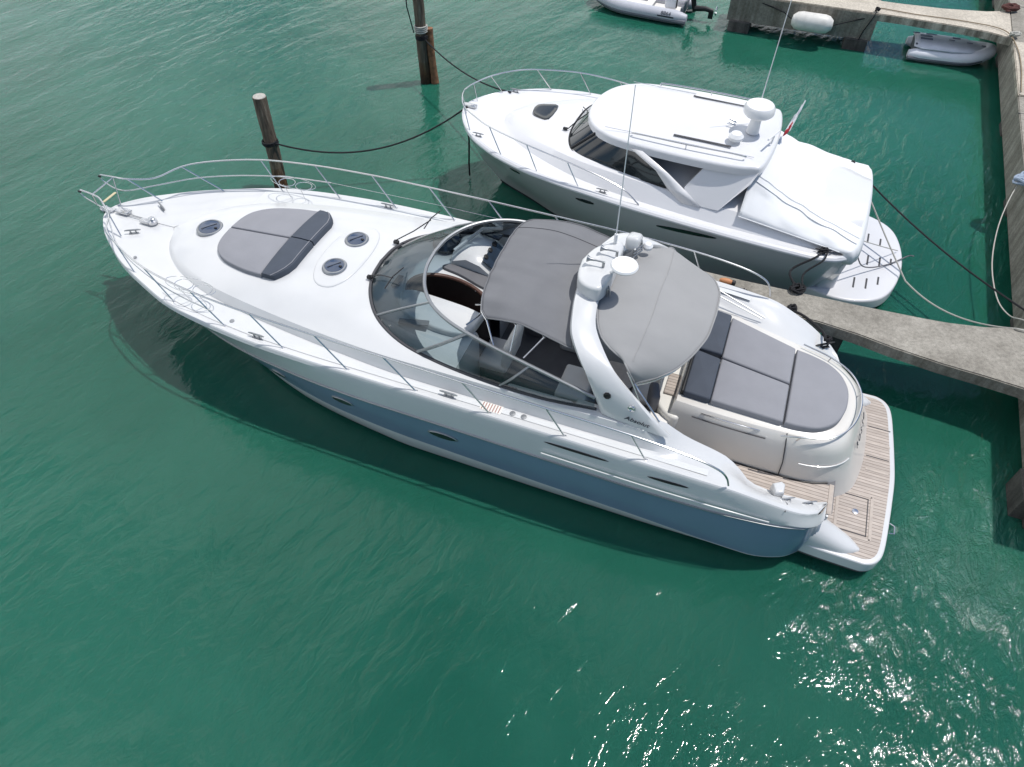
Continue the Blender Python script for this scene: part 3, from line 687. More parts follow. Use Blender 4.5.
q.box((4.84, -.72, 3.28), (.04, .26, .12), .01); q.build('antenna_bracket', DSTEEL, A)
q = MB(); q.lathe([(.02, 0), (.07, .01), (.08, .06), (.05, .10), (.01, .11)], (4.68, -.86, 3.20), 16); q.build('anchor_light', WHITEP, A)
q = MB()
for z in (0, .07, .14): q.tube([(5.0, .30, 3.22+z*.7), (4.92, .44, 3.22+z*.7)], .010, 6)
q.box((4.98, .38, 3.24), (.03, .04, .16), .01); q.build('light_bracket', DSTEEL, A)
q = MB(); q.tube([(5.13, -.5, 3.46), (5.13, -.5, 3.62)], .028, 8); q.tube([(5.13, -.5, 3.6), (5.14, -.5, 5.95)], [.011, .006], 6); q.build('whip_antenna', WHITEP, A)
# port side of the arch: speaker, light, lettering, groove
def arch_pt(u, v):     # u along (0 foot..1 top centre), v chord
    i = u*(len(F)-1); k = int(i); t = i-k; k2 = min(k+1, len(F)-1)
    a = F[k].lerp(F[k2], t); c = Rr[k].lerp(Rr[k2], t); tan = F[k2]-F[max(k-1, 0)]; n_ = tan.cross(c-a).normalized()
    if n_.y < 0: n_ = -n_
    return a.lerp(c, v), n_, (c-a).normalized(), tan.normalized()
for u, v, r_, nm, mm in ((.24, .32, .055, 'speaker', BLACK), (.225, .72, .056, 'courtesy_light', STEEL)):
    p, n_, cdir, td = arch_pt(u, v); q = MB(); M3 = frame((0, 0, 0), cdir, td).to_3x3()
    zz = M3 @ Vector((0, 0, 1)); sg = 1 if zz.dot(n_) > 0 else -1
    q.lathe([(r_, 0), (r_, .02*sg), (r_*.7, .028*sg), (r_*.4, .018*sg)], p+n_*.056, 8 if nm == 'speaker' else 24, M3); q.build(nm, mm, A)
p, n_, cdir, td = arch_pt(.115, .62)
text_mesh('lettering', 'Absolut', .115, frame(p+n_*.068, -cdir if (-cdir).cross(Vector((0, 0, 1))).dot(n_) > 0 else cdir, (0, 0, 1)), LETTER, A, .25)

# ---- canvas tops
def canopy(name, xf, xr, hw, zc, drop, m, wr, seed, nu=34, nv=44, corner=None):
    q = MB(); rows = []
    for i in range(nu+1):
        u = i/nu; row = []
        for j in range(nv+1):
            v = -1+2*j/nv; a, b_ = xf(v), xr(v); x = lerp(a, b_, u); y = v*hw(u)
            z = zc(u)-drop(u)*abs(v)**2.6
            if corner: z -= corner(u, v)
            n_ = mnoise.noise(Vector((x*1.1+seed, y*.5, 0)))*.5+mnoise.noise(Vector((x*3.4+seed, y*.9, 3)))*.35
            z += wr*n_*min(1, 4*u*(1-u)+.3)+wr*.95*mnoise.noise(Vector((x*.7+seed, y*6.5+.5*math.sin(x*2), 5)))*(.45+.55*max(0, v))*(1-u*.4)
            row.append((x, y, z))
        rows.append(row)
    q.grid(rows)
    rim = [rows[0][j] for j in range(nv+1)]+[rows[i][nv] for i in range(1, nu+1)]+[rows[nu][j] for j in range(nv-1, -1, -1)]+[rows[i][0] for i in range(nu-1, 0, -1)]
    o = q.build(name, m, Y, sharp=80, solid=.012)
    return o, rows, rim
xf1 = tab([(-1, 6.62), (-.9, 6.76), (-.5, 6.83), (0, 6.82), (.5, 6.79), (.9, 6.68), (1, 6.55)])
o1, rows1, rim1 = canopy('front_bimini_canvas', xf1, lambda v: 5.36+(-.0 if abs(v) < .6 else -(abs(v)-.6)*.42), lambda u: 1.24+.06*u, lambda u: 3.13+.10*math.sin(math.pi*min(1, u*1.1))-.03*u, lambda u: .17+.05*u, CANVAS, .055, 2)
for k in (0, 12, 23):
    q = MB(); q.tube([(p[0], p[1], p[2]-(.03 if k == 0 else .06)) for p in rows1[k]]+[], .016, 8)
    q.tube([(rows1[k][-1][0], rows1[k][-1][1], rows1[k][-1][2]-.03), (lerp(rows1[k][-1][0], 6.1, .5), 1.5, 2.62)], .013, 6); q.tube([(rows1[k][0][0], rows1[k][0][1], rows1[k][0][2]-.03), (lerp(rows1[k][0][0], 6.1, .5), -1.5, 2.62)], .013, 6)
    q.build('bimini_bow', STEEL, Y)
q = MB(); q.tube([(p[0], p[1], p[2]+.004) for p in rim1], .011, 6, closed=True); q.build('canvas_hem', CANVAS, o1)
q = MB(); q.tube([(r[8][0], r[8][1], r[8][2]+.003) for r in rows1], .006, 6); q.build('canvas_seam', GAP, o1)
# aft top
AFX = tab([(0, 5.14), (.3, 5.10), (.6, 5.0), (.8, 4.86), (.92, 4.66), (1, 4.45)])
ARX = tab([(0, 3.40), (.3, 3.42), (.55, 3.52), (.75, 3.68), (.9, 3.92), (1, 4.22)])
o2, rows2, rim2 = canopy('aft_bimini_canvas', lambda v: AFX(abs(v)), lambda v: ARX(abs(v)), lambda u: 1.30+.14*math.sin(math.pi*min(1, u*.75)), lambda u: 3.13+.06*math.sin(math.pi*u)-.14*u*u, lambda u: .22+.04*u, CANVAS2, .022, 9, corner=lambda u, v: .10*(abs(v)**3)*u)
q = MB(); q.tube([(p[0], p[1], p[2]+.002) for p in rim2], .012, 6, closed=True); q.build('canvas_hem', CANVAS2, o2)
q = MB(); q.tube([(p[0], p[1], p[2]+.002) for p in rows2[17][2:-2]], .006, 6); q.build('canvas_seam', CANVAS2, o2)
for k, ex in ((16, 3.95), (33, 3.75)):
    q = MB(); q.tube([(p[0], p[1], p[2]-.07) for p in rows2[k]], .016, 8)
    for s_ in (0, -1):
        p = rows2[k][s_]; q.tube([(p[0], p[1], p[2]-.03), (ex, math.copysign(1.58, p[1]), 2.16)], .014, 6)
    q.build('bimini_bow', STEEL, Y)

# ---- aft cockpit furniture seen under the canvas
q = MB(); q.pad(smooth2([(3.95, -1.2), (3.98, -.2), (3.92, .55), (3.6, .82), (3.46, .5), (3.46, -1.2), (3.95, -1.2)], 4)[:-1], .9, 1.42, .05); q.build('aft_seat', CREAM, Y)
q = MB(); q.box((4.12, -.3, 1.18), (.5, 1.6, .16), .05, seg=4); o = q.build('aft_seat_cushion', LEATH, Y)
q = MB(); q.box((3.70, .16, 1.44), (.30, .46, .03), .008); q.build('teak_step', TEAK, Y)
q = MB(); q.box((3.98, .52, 1.25), (.16, .34, .75), .06, Matrix.Rotation(.3, 3, 'Z'), seg=4); q.build('seat_bolster', DASHG, Y)

# ---- aft island with garage lid
top = [(3.62, .66), (3.0, .70), (2.4, .71), (2.0, .70), (1.7, .69), (1.4, .60), (1.18, .38), (1.06, .08), (1.02, -.25), (1.06, -.52), (1.22, -.78), (1.5, -.98), (2.0, -1.16), (2.6, -1.40), (3.2, -1.62), (3.62, -1.66)]
mid = [(3.66, .74), (3.0, .78), (2.4, .79), (2.0, .78), (1.55, .77), (1.20, .66), (1.0, .42), (.93, .05), (.90, -.35), (.92, -.70), (1.04, -.96), (1.32, -1.22), (1.9, -1.42), (2.6, -1.60), (3.2, -1.72), (3.66, -1.76)]
base = [(3.7, .86), (3.0, .92), (2.4, .94), (1.9, .94), (1.38, .92), (1.0, .80), (.64, .50), (.50, .04), (.45, -.42), (.45, -.95), (.50, -1.30), (.95, -1.55), (1.7, -1.66), (2.6, -1.74), (3.2, -1.80), (3.7, -1.82)]
def cl(p, z, n=4): return [(v.x, v.y, z) for v in smooth_line([(a, b_, 0) for a, b_ in p], n)]
it, im, ib2 = cl(top, 1.66), cl(mid, 1.50), cl(base, .47)
def mixr(a, b_, t, dz=0): return [tuple(lerp(p[k], q_[k], t)+(dz if k == 2 else 0) for k in range(3)) for p, q_ in zip(a, b_)]
ib = mixr(ib2, im, .32, 0)
q = MB(); ir = [ib2, ib, mixr(ib, im, .5, .03), mixr(ib, im, .8, .035), im, mixr(im, it, .5, .035), it]
q.grid(ir, closed=True)
k = len(q.v); q.v += it; q.f.append(tuple(range(k, k+len(it)))); q.m.append(0)
I = q.build('garage_island', mat('warm_gelcoat', (.66, .635, .59), .3, coat=.4, var=.04, vscale=1.5), Y, sharp=40)
def island_pt(i, t):   # t 0 base .. 1 mid
    return Vector(ib[i]).lerp(Vector(im[i]), t)
# style lines, door seam
q = MB(); q.tube([island_pt(i, .55)+Vector((0, .022, .03)) for i in range(15, 25)], .011, 6); q.build('moulding_line', GEL, I)
i0 = 13
q = MB(); q.tube([Vector(it[i0])+Vector((0, .0, .0)), Vector(im[i0])+Vector((0, .012, .012)), island_pt(i0, .5)+Vector((-.02, .035, .02)), Vector(ib[i0])+Vector((0, .012, 0))], .009, 6)
q.tube([Vector(im[i])+Vector((0, .012, .015)) for i in range(2, 11)], .010, 6); q.build('door_seam', GAP, I)
q = MB(); q.tube([Vector(ib[i])+Vector((0, .012, .012-.8+.852)) for i in range(0, 21)], .012, 6); q.build('base_seam', BLACK, I)
# hand rails round the sun pad
q = MB()
rl = [(2.0, .78, 1.66), (1.72, .76, 1.72), (1.32, .64, 1.74), (1.06, .34, 1.74), (.94, -.05, 1.74), (.95, -.45, 1.74), (1.12, -.82, 1.73), (1.45, -1.07, 1.72), (1.9, -1.22, 1.72)]
q.tube(smooth_line(rl, 5), .014, 8)
for p in rl[1::2]: q.tube([p, (p[0]+.04, p[1]*.97, 1.6)], .012, 6)
q.build('hand_rail', STEEL, I)
q = MB(); q.tube(smooth_line([(3.2, .735, 1.60), (2.9, .80, 1.66), (2.55, .80, 1.66), (2.3, .745, 1.60)], 5), .013, 8); q.build('grab_rail', STEEL, I)
# transom name
for ch_i, ch in enumerate('ROSSO'):
    pass
def curve_text(txt, size, frames, m, parent):
    me_all = MB()
    for ch, M in zip(txt, frames):
        o = text_mesh('tmp', ch, size, M, m, None); me = o.data; me_all.add([v.co.copy() for v in me.vertices], [list(p.vertices) for p in me.polygons]); bpy.data.objects.remove(o)
    return me_all.build('lettering', m, parent, smooth=False)
ai = [i for i in range(len(ib)) if ib[i][0] < 1.1]
fr_ = []
rngA = [(i, j) for i, j in zip(ai, ai[1:])]
acc = 0; want = [.18+.155*k for k in range(5)]; started = False
for i, j in rngA:
    a, c = island_pt(i, .62), island_pt(j, .62)
    if a.y < .42: started = True
    if not started: continue
    L_ = (c-a).length
    while want and acc+L_ >= want[0]:
        t = (want[0]-acc)/L_; p = a.lerp(c, t); tx = (c-a).normalized(); upv = (island_pt(i, .8)-island_pt(i, .4)).normalized(); nn = tx.cross(upv); nn = nn if nn.x < 0 else -nn
        fr_.append(frame(p+nn*.045, tx if tx.cross(upv).x < 0 else -tx, upv)); want.pop(0)
    acc += L_
curve_text('ROSSO', .17, fr_, LETTER, I)
# ---- aft sun pads
def apad(out, nm='aft_sun_pad'):
    q = MB(); q.pad(smooth2(out+[out[0]], 1)[:-1], 1.655, 1.775, .035, crown=.012); return q.build(nm, CUSH, Y)
def rc(pts, r=.07):      # rounded corner polygon
    out = []; n = len(pts)
    for i in range(n):
        a, b_, c = Vector(pts[i-1]), Vector(pts[i]), Vector(pts[(i+1) % n]); d1 = (a-b_).normalized(); d2 = (c-b_).normalized()
        for t in (0, .33, .66, 1): p = (b_+d1*r*(1-t)).lerp(b_+d2*r*t, t) if 0 else ((1-t)**2*(b_+d1*r)+2*t*(1-t)*b_+t*t*(b_+d2*r)); out.append((p.x, p.y))
    return out
apad(rc([(3.12, -.375), (3.12, .562), (2.02, .60), (2.02, -.19)], .03))
apad(rc([(3.12, -1.395), (3.12, -.40), (2.02, -.215), (2.02, -1.03)], .03))
rp = [(1.995, .60), (1.75, .59), (1.48, .52), (1.27, .33), (1.16, .06), (1.13, -.20), (1.16, -.46), (1.28, -.70), (1.48, -.87), (1.75, -.97), (1.995, -1.02)]
apad([(v.x, v.y) for v in smooth_line([(a, b_, 0) for a, b_ in rp], 4)])
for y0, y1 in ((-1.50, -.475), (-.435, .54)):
    q = MB(); q.pad(rc([(3.55, y0), (3.55, y1), (3.128, y1+.02), (3.128, y0+(.06 if y0 < -1 else .08))], .04), 1.655, 1.782, .035, crown=.014); q.build('head_rest_and_shade', CUSHD, Y)  # canopy shadow on the forward pad ends, put into dark cushion colour
q = MB(); q.box((3.57, -.48, 1.66), (.05, 2.0, .20), .02, seg=3); q.build('pad_edge', BLACK, Y)

# ---- swim platform
pl = [(1.9, 1.62), (1.2, 1.72), (.5, 1.745), (.28, 1.73), (.13, 1.62), (.05, 1.40), (.0, .9), (-.04, .3), (-.05, 0), (-.04, -.3), (.0, -.9), (.05, -1.40), (.13, -1.62), (.28, -1.73), (.5, -1.745), (1.2, -1.72), (1.9, -1.62)]
ps = [(v.x, v.y) for v in smooth_line([(a, b_, 0) for a, b_ in pl], 4)]
q = MB(); q.pad(ps, .24, .462, .03); P_ = q.build('swim_platform', GEL, Y)
q = MB(); q.pad([(lerp(x, 1.0, .0)+(.0), y*.985) for x, y in ps], .16, .245, .02); q.build('rubbing_strake', GAP, P_)
def inset(pts, d):
    n = len(pts); o = []
    for i in range(n):
        a, b_, c = Vector(pts[max(i-1, 0)]), Vector(pts[i]), Vector(pts[min(i+1, n-1)]); t = (c-a); nn = Vector((-t.y, t.x)).normalized(); o.append((b_.x-nn.x*d, b_.y-nn.y*d))
    return o
def sheet(outline, z, name, m, parent):
    q = MB(); n = len(outline); q.add([(x, y, z) for x, y in outline]+[(x, y, z-.008) for x, y in outline], [tuple(range(n))]+[(i, (i+1) % n, n+(i+1) % n, n+i) for i in range(n)]); return q.build(name, m, parent, smooth=False)
tk = [p for p in inset(ps, -.085) if p[0] < 1.5]
cxm = sum(p[0] for p in tk)/len(tk)
if min(p[0] for p in tk) < min(p[0] for p in ps): tk = [p for p in inset(ps, .085) if p[0] < 1.5]
sheet(tk, .468, 'teak_deck', TEAK, P_)
q = MB()
for seg in ([(.98, 1.32), (.28, 1.32)], [(.28, 1.32), (.28, .50)], [(.28, .50), (1.0, .50)], [(.8, .52), (.8, 1.32)], [(.42, -.05), (.06, -.05)], [(.45, -.62), (.06, -.62)]):
    (x0, y0), (x1, y1) = seg; L_ = math.hypot(x1-x0, y1-y0); q = MB(); q.box(((x0+x1)/2, (y0+y1)/2, .472), (L_ if y0 == y1 else .045, .045 if y0 == y1 else L_, .006), 0)
    q.build('teak_border', TEAKB, P_)
for (x0, y0, x1, y1) in ((.42, -.33, .07, -.33), (.42, -.98, .07, -.98), (.9, .56, .34, .56), (.34, .56, .34, 1.26), (.34, 1.26, .9, 1.26)):
    q = MB(); q.box(((x0+x1)/2, (y0+y1)/2, .473), (abs(x1-x0)+.012, abs(y1-y0)+.012, .006), 0); q.build('hatch_seam', GAP, P_)
q = MB(); q.lathe([(.05, 0), (.05, .008), (.02, .012)], (.52, .86, .470), 16); q.build('hatch_lock', STEEL, P_)
q = MB(); q.tube([(-.02, 1.02, .40), (-.1, 1.0, .38), (-.1, .86, .38), (-.02, .84, .40)], .012, 6); q.build('boarding_handle', STEEL, P_)
# step up: walkway teak border
sheet([(2.9, .80), (2.9, 1.38), (2.2, 1.5), (1.6, 1.44), (1.25, 1.40), (1.02, 1.34), (1.02, .80)], .852, 'walkway_teak', TEAK, Y)
q = MB(); q.box((1.0, 1.06, .855), (.07, .56, .012), .002); q.build('step_nosing', TEAKB, Y)
q = MB(); q.box((1.02, 1.08, .66), (.04, .60, .36), .01); q.build('step_riser', GEL, Y)
# port and starboard quarter fairings falling to the platform
for sgn in (1, -1):
    rings = []
    for k in range(13):
        t = k/12; x = lerp(1.4, .42, t); yo = lerp(1.73, 1.67, t**1.2); yi = lerp(1.12, 1.38, t); zt = lerp(.90, .49, t**1.1); zb = .40
        yc, hw_ = (yo+yi)/2, (yo-yi)/2; 
        if t > .7: hw_ *= max(.25, max(0, 1-((t-.7)/.3)**2)**.5)
        rings.append([(x, sgn*(yc+hw_*math.copysign(abs(math.cos(a))**.7, math.cos(a))), zb+(zt-zb)*max(0, math.sin(a))**.8 if math.sin(a) > 0 else zb+.1*math.sin(a)) for a in [2*math.pi*m_/20 for m_ in range(20)]])
    q = MB(); q.ring_stack(rings); q.build('quarter_fairing', GEL, Y, sharp=60)
# quarter inner wing (small upright moulding at the gate)
q = MB(); q.pad([(1.96, 1.50), (1.84, 1.42), (1.78, 1.46), (1.78, 1.62), (1.90, 1.66)], 1.1, 1.44, .035); q.build('gate_post', GEL, Y)
q = MB(); q.tube(on_deck([(1.80, 1.62), (1.72, 1.80), (1.74, 1.97)], .006), .007, 6); q.build('panel_seam', GAP, Y)

# ---- portholes, vents in topsides
def side_pt(x, z, sgn=1):     # a point on the outer hull at height z (between row list)
    pts = []
    for xa, xb, fy, fz in rows_def[:11]:
        if x < xb: pts.append((fz(x), fy(x)))
    pts.sort()
    for (z0, y0), (z1, y1) in zip(pts, pts[1:]):
        if z0 <= z <= z1 and z1 > z0: return Vector((x, sgn*lerp(y0, y1, (z-z0)/(z1-z0)), z))
    return Vector((x, sgn*pts[-1][1], z))
for x, z, L_ in ((10.25, .96, .17), (8.86, 1.04, .22), (6.98, 1.04, .27)):
    for sgn in (1, -1):
        q = MB(); n = 24; rim = []; ins = []
        for k in range(n):
            a = 2*math.pi*k/n; px = x+L_*math.cos(a)*(1); pz = z+.062*math.copysign(abs(math.sin(a))**1.1, math.sin(a)); p = side_pt(px, pz, sgn)
            rim.append(p+Vector((0, sgn*.012, 0))); ins.append(p.lerp(side_pt(x, z, sgn), .14)+Vector((0, sgn*.020, 0)))
        q.grid([[p-Vector((0, sgn*.03, 0)) for p in rim], rim, ins], closed=True); o = q.build('porthole', DSTEEL, Y)
        q = MB(); q.ring_stack([ins, [side_pt(x, z, sgn).lerp(p, .5)+Vector((0, sgn*.012, 0)) for p in ins]], cap0=False); q.build('pane', DGLASS, o)
for x, L_, zz in ((4.78, .50, 1.70), (3.40, .30, 1.63)):
    for sgn in (1, -1):
        q = MB(); N_ = 14; a_, b2_ = [], []
        for k in range(N_+1):
            t = k/N_; px = x+L_*(2*t-1)*-1; th_ = .026*(1-(2*t-1)**2)**.5*(1.0) if 0 < t < 1 else 0
            a_.append(side_pt(px, zz+th_, sgn)+Vector((0, sgn*.006, 0))); b2_.append(side_pt(px, zz-th_, sgn)+Vector((0, sgn*.006, 0)))
        q.grid([a_, b2_]); q.build('engine_vent', BLACK, Y, solid=.004)
q = MB(); q.tube([side_pt(x, .80, 1)+Vector((0, .004, 0)) for x in (4.2, 3.9, 3.5, 3.3)], .006, 5); q.build('hull_scratch', GAP, Y) if 0 else None

# ---- rails
rt_ = [(14.35, .64, 2.34), (14.0, 1.06, 2.42), (13.5, 1.36, 2.47), (12.6, 1.73, 2.49), (11.5, 1.94, 2.49), (10.3, 2.04, 2.49), (9.1, 2.08, 2.48), (7.9, 2.10, 2.47), (6.6, 2.12, 2.45), (5.3, 2.13, 2.43), (4.05, 2.12, 2.38), (3.2, 2.11, 2.28), (2.80, 2.10, 2.16), (2.66, 2.09, 2.02), (2.60, 2.07, 1.84)]
st_b = [(13.42, 1.35), (12.26, 1.73), (11.06, 1.93), (9.85, 2.03), (8.62, 2.08), (7.41, 2.09), (6.18, 2.09), (4.99, 2.09), (3.78, 2.07)]
st_t = [13.95, 12.60, 11.50, 10.30, 9.10, 7.88, 6.60, 5.30, 4.06]
for sgn in (1, -1):
    top_ = [(15.30, .27, 2.42), (15.0, .30, 2.42), (14.75, .36, 2.40)]
    line = smooth_line([(x, sgn*y, z) for x, y, z in top_+rt_], 4)
    q = MB(); q.tube(line, .0155, 8)
    # lower pulpit loop + mid rail
    q.tube(smooth_line([(15.30, sgn*.27, 2.42), (15.34, sgn*.27, 2.36), (15.28, sgn*.27, 2.26), (15.05, sgn*.27, 2.16), (14.8, sgn*.34, 2.14), (14.4, sgn*.66, 2.15), (13.8, sgn*1.14, 2.16), (13.0, sgn*1.52, 2.17), (12.1, sgn*1.80, 2.17), (11.2, sgn*1.95, 2.16)], 4), .012, 8)
    q.tube([(14.75, sgn*.36, 2.40), (14.36, sgn*.60, 1.83)], .014, 8)
    q.tube([(15.02, sgn*.29, 2.41), (15.05, sgn*.27, 2.17), (15.0, sgn*.16, 1.84)], .012, 8)
    q.build('guard_rail', STEEL, Y)
    q = MB(); q.tube([(11.2, sgn*1.95, 2.16), (9.0, sgn*2.07, 2.13), (6.2, sgn*2.1, 2.12)], .004, 5); q.build('guard_wire', STEEL, Y) if sgn < 0 else None
    for (bx, by), tx in zip(st_b, st_t):
        ly = min(line, key=lambda p: abs(p.x-tx)); q = MB(); q.tube([(bx, sgn*by, ZD(bx)), tuple(ly)], .012, 8); q.lathe([(.030, 0), (.028, .014), (.015, .02)], (bx, sgn*by, ZD(bx)), 12); q.build('stanchion', STEEL, Y)
    q = MB(); q.lathe([(.024, -.02), (.024, .02), (.01, .03)], (15.34, sgn*.27, 2.38), 10, Matrix.Rotation(math.pi/2, 3, 'Y')); q.build('rail_cap', BLACK, Y)
q = MB(); q.tube([(15.0, .30, 2.41), (15.02, -.30, 2.41)], .013, 8); q.build('pulpit_crossbar', STEEL, Y)
q = MB(); q.box((14.98, 0, 2.16), (.05, .34, .015), .004); q.build('passerelle_plate', mat('pale_wood', (.55, .47, .30), .7), Y)
# fender baskets (wire hoops)
for sgn in (1, -1):
    q = MB(); cx_, cy_ = 11.85, sgn*(T(11.85)+.24)
    for zz, sc in ((2.20, 1), ):
        for dx in (-.24, .14):
            q.tube([(cx_+dx+.17*sc*math.cos(a), cy_+.13*sc*math.sin(a), zz) for a in [2*math.pi*k/18 for k in range(18)]], .007, 6, closed=True)
    q.tube([(cx_+.50*math.cos(a), cy_+.17*math.sin(a), 2.22) for a in [2*math.pi*k/26 for k in range(26)]], .006, 6, closed=True)
    for dx in (-.24, .14): q.tube([(cx_+dx, cy_+.12, 2.22), (cx_+dx*.9, cy_+.02, 1.86)], .006, 6)
    q.build('fender_basket', STEEL, Y)
# ---- small deck gear
for x, y, a in ((14.22, .42, .5), (14.22, -.42, -.5), (10.38, 1.98, 0), (10.0, -1.98, 0), (6.9, 2.0, 0), (6.9, -2.0, 0)):
    cleat((x, y, ZD(x)+.01), a, 1.0, Y, DSTEEL, 'deck_cleat')
for x, y in ((1.72, 1.68), (1.38, 1.52)): cleat((x, y, deck_z(x, y)+.0), .5, .75, Y, DSTEEL, 'deck_cleat')
cleat((1.52, -1.62, deck_z(1.52, -1.62)+.01), .6, 1.2, Y, BLACK, 'deck_cleat')
q = MB(); q.lathe([(.09, 0), (.09, .05), (.05, .07), (.06, .11), (.03, .13)], (14.05, .05, 1.84), 18); q.box((14.2, .08, 1.86), (.22, .12, .05), .015); q.build('windlass', STEEL, Y)
q = MB(); q.tube([(14.2, .03, 1.87), (14.5, .02, 1.86), (14.85, 0, 1.88)], .010, 6); q.build('anchor_chain', DSTEEL, Y)
q = MB(); q.box((14.82, -.03, 1.86), (.30, .16, .05), .02); q.box((15.2, 0, 1.80), (.34, .12, .09), .03); q.tube([(15.3, -.08, 1.79), (15.3, .08, 1.79)], .05, 10); q.build('anchor_roller', STEEL, Y)
q = MB(); q.tube([(15.28, 0, 1.74), (15.2, 0, 1.60), (15.05, .0, 1.5)], .03, 8); q.tube([(15.05, -.17, 1.52), (15.2, 0, 1.58), (15.05, .17, 1.52)], .028, 8); q.build('anchor', BLACK, Y)
q = MB(); q.lathe([(.04, 0), (.04, .012), (.02, .016)], (11.0+.0, 1.80, 1.85), 12); q.lathe([(.045, 0), (.045, .012), (.02, .016)], (5.86, 1.97, 1.857), 14); q.lathe([(.045, 0), (.045, .012), (.02, .016)], (5.68, 1.97, 1.857), 14); q.lathe([(.03, 0), (.03, .012)], (13.7, 1.0, 1.82), 10); q.build('filler_cap', DSTEEL, Y)
q = MB(); q.box((6.2, 1.98, 1.858), (.34, .16, .010), .003)
o = q.build('sticker_plate', CREAM, Y)
q = MB()
for k in range(7): q.box((6.07+.045*k, 1.98, 1.864), (.016, .14, .004), 0)
q.build('sticker_print', mat('reddish_print', (.35, .2, .18), .6), o)
# starboard deck box and quarter details
q = MB(); q.tube([(3.6, -1.80, 1.99), (3.0, -1.66, 1.86), (2.6, -1.58, 1.76)], .012, 6); q.tube([(3.6, -1.70, 1.95), (3.0, -1.60, 1.83), (2.65, -1.55, 1.75)], .010, 6); q.build('grab_rail', DSTEEL, Y)
q = MB(); q.pad(rc([(3.3, -2.04), (2.2, -1.88), (2.25, -1.98), (3.3, -2.10)], .03), 1.80, 2.14, .01); q.build('rail_screen', GLASSC, Y) if 0 else None

# ------------------------------------------------------------------ CABIN CRUISER
Z = empty('cabin_cruiser', O2, PS2, 'smaller white hardtop cabin cruiser with grey hull sides and a white canvas cockpit cover', 'cabin cruiser', 'motor boats')
G2 = tab([(1.15, 1.42), (1.25, 1.60), (1.5, 1.78), (2, 1.90), (4, 1.97), (5.3, 1.98), (6.7, 1.94), (7.7, 1.84), (8.6, 1.60), (9.2, 1.30), (9.6, 1.02), (9.9, .68), (10.08, .38), (10.17, .14), (10.2, 0)])
ZD2 = tab([(1.15, 1.38), (2, 1.42), (4, 1.52), (5.3, 1.60), (6.7, 1.70), (7.7, 1.76), (8.7, 1.80), (9.6, 1.82), (10.2, 1.84)])
W2 = tab([(1.5, 1.0), (1.6, 1.25), (2, 1.42), (4, 1.50), (5, 1.46), (6.4, 1.18), (7.4, .86), (8.4, .40), (9.1, .1), (9.3, 0)])
r2 = [(1.15, 10.2, G2, ZD2), (1.15, 10.18, lambda x: G2(x)+.03*min(1, (10.18-x)*1.2), lambda x: ZD2(x)-.035),
      (1.15, 10.16, lambda x: G2(x)+.03*min(1, (10.16-x)*1.2), lambda x: ZD2(x)-.07), (1.17, 10.13, lambda x: max(0, G2(x)-.01), lambda x: ZD2(x)-.09),
      (1.25, 9.92, lambda x: lerp(G2(min(10.2, x+.12)), W2(min(9.3, x)), .30)+.05*min(1, max(0, (9.85-x)*.6)), lambda x: lerp(ZD2(x)-.12, .06, .30)),
      (1.35, 9.65, lambda x: lerp(G2(min(10.2, x+.3)), W2(min(9.3, x)), .64)+.04*min(1, max(0, (9.6-x)*.6)), lambda x: lerp(ZD2(x)-.12, .06, .64)),
      (1.5, 9.32, lambda x: W2(min(9.3, x)), lambda x: .07), (1.52, 9.28, lambda x: max(0, W2(min(9.3, x+.03))-.01), lambda x: .02), (1.8, 8.9, lambda x: W2(min(9.3, x+.4))*.7, lambda x: -.6)]
SV2 = svals(64)
q = MB()
for sgn in (1, -1): q.grid(hull_rows(r2, sgn, SV2), mfun=lambda i, j: [0, 0, 0, 1, 1, 1, 2, 2][i])
e2 = [r[0] for r in hull_rows(r2, 1, SV2)]
q.grid([[e, (e[0]-.05, 0, e[2]), (e[0], -e[1], e[2])] for e in e2], mi=0)
q.build('hull', [GEL2, HGREY, ANTIF], Z, sharp=28)
T2_ = tab([(1.15, 1.25), (2, 1.66), (4, 1.76), (5.5, 1.74), (6.7, 1.62), (7.5, 1.40), (8.2, 1.10), (8.7, .78), (9.0, .46), (9.12, .18), (9.14, 0)])
ZC2 = tab([(3, 1.9), (6.5, 2.10), (7.5, 2.09), (8.3, 2.04), (8.9, 1.94), (9.14, 1.83), (10.2, 1.85)])
RI2 = tab([(1.15, .12), (3, .24), (5.5, .30), (7, .26), (8.3, .14), (9.0, .04), (9.14, .01)])
def d2z(x, y):
    y = abs(y); Tt = T2_(x); a = max(0, Tt-.22*min(1, Tt/.5)); e = ZD2(x)+RI2(x)
    if y <= a and a > 0: return lerp(max(ZC2(x), e), e, (y/a)**2.2)
    if y < Tt: return lerp(e, ZD2(x), (y-a)/(Tt-a))
    return ZD2(x)
q = MB()
xs2 = [1.15+(10.2-1.15)*math.sin(math.pi/2*k/90) for k in range(91)]
for sgn in (1, -1):
    rows = []
    for x in xs2:
        Tt = T2_(x); a = max(0, Tt-.22*min(1, Tt/.5)); g_ = G2(x); gi = max(Tt, g_-.09); r = [(x, sgn*a*f, d2z(x, a*f)) for f in (0, .2, .4, .6, .75, .88, .96, 1)]
        r += [(x, sgn*lerp(a, Tt, .5), lerp(d2z(x, a), ZD2(x), .45)), (x, sgn*Tt, ZD2(x)+.003), (x, sgn*lerp(Tt, gi, .5), ZD2(x)+.002), (x, sgn*gi, ZD2(x)+.003), (x, sgn*lerp(gi, g_, .5), ZD2(x)+.022), (x, sgn*g_, ZD2(x))]
        rows.append(r)
    q.grid(rows)
q.build('deck', GEL2, Z, sharp=30)
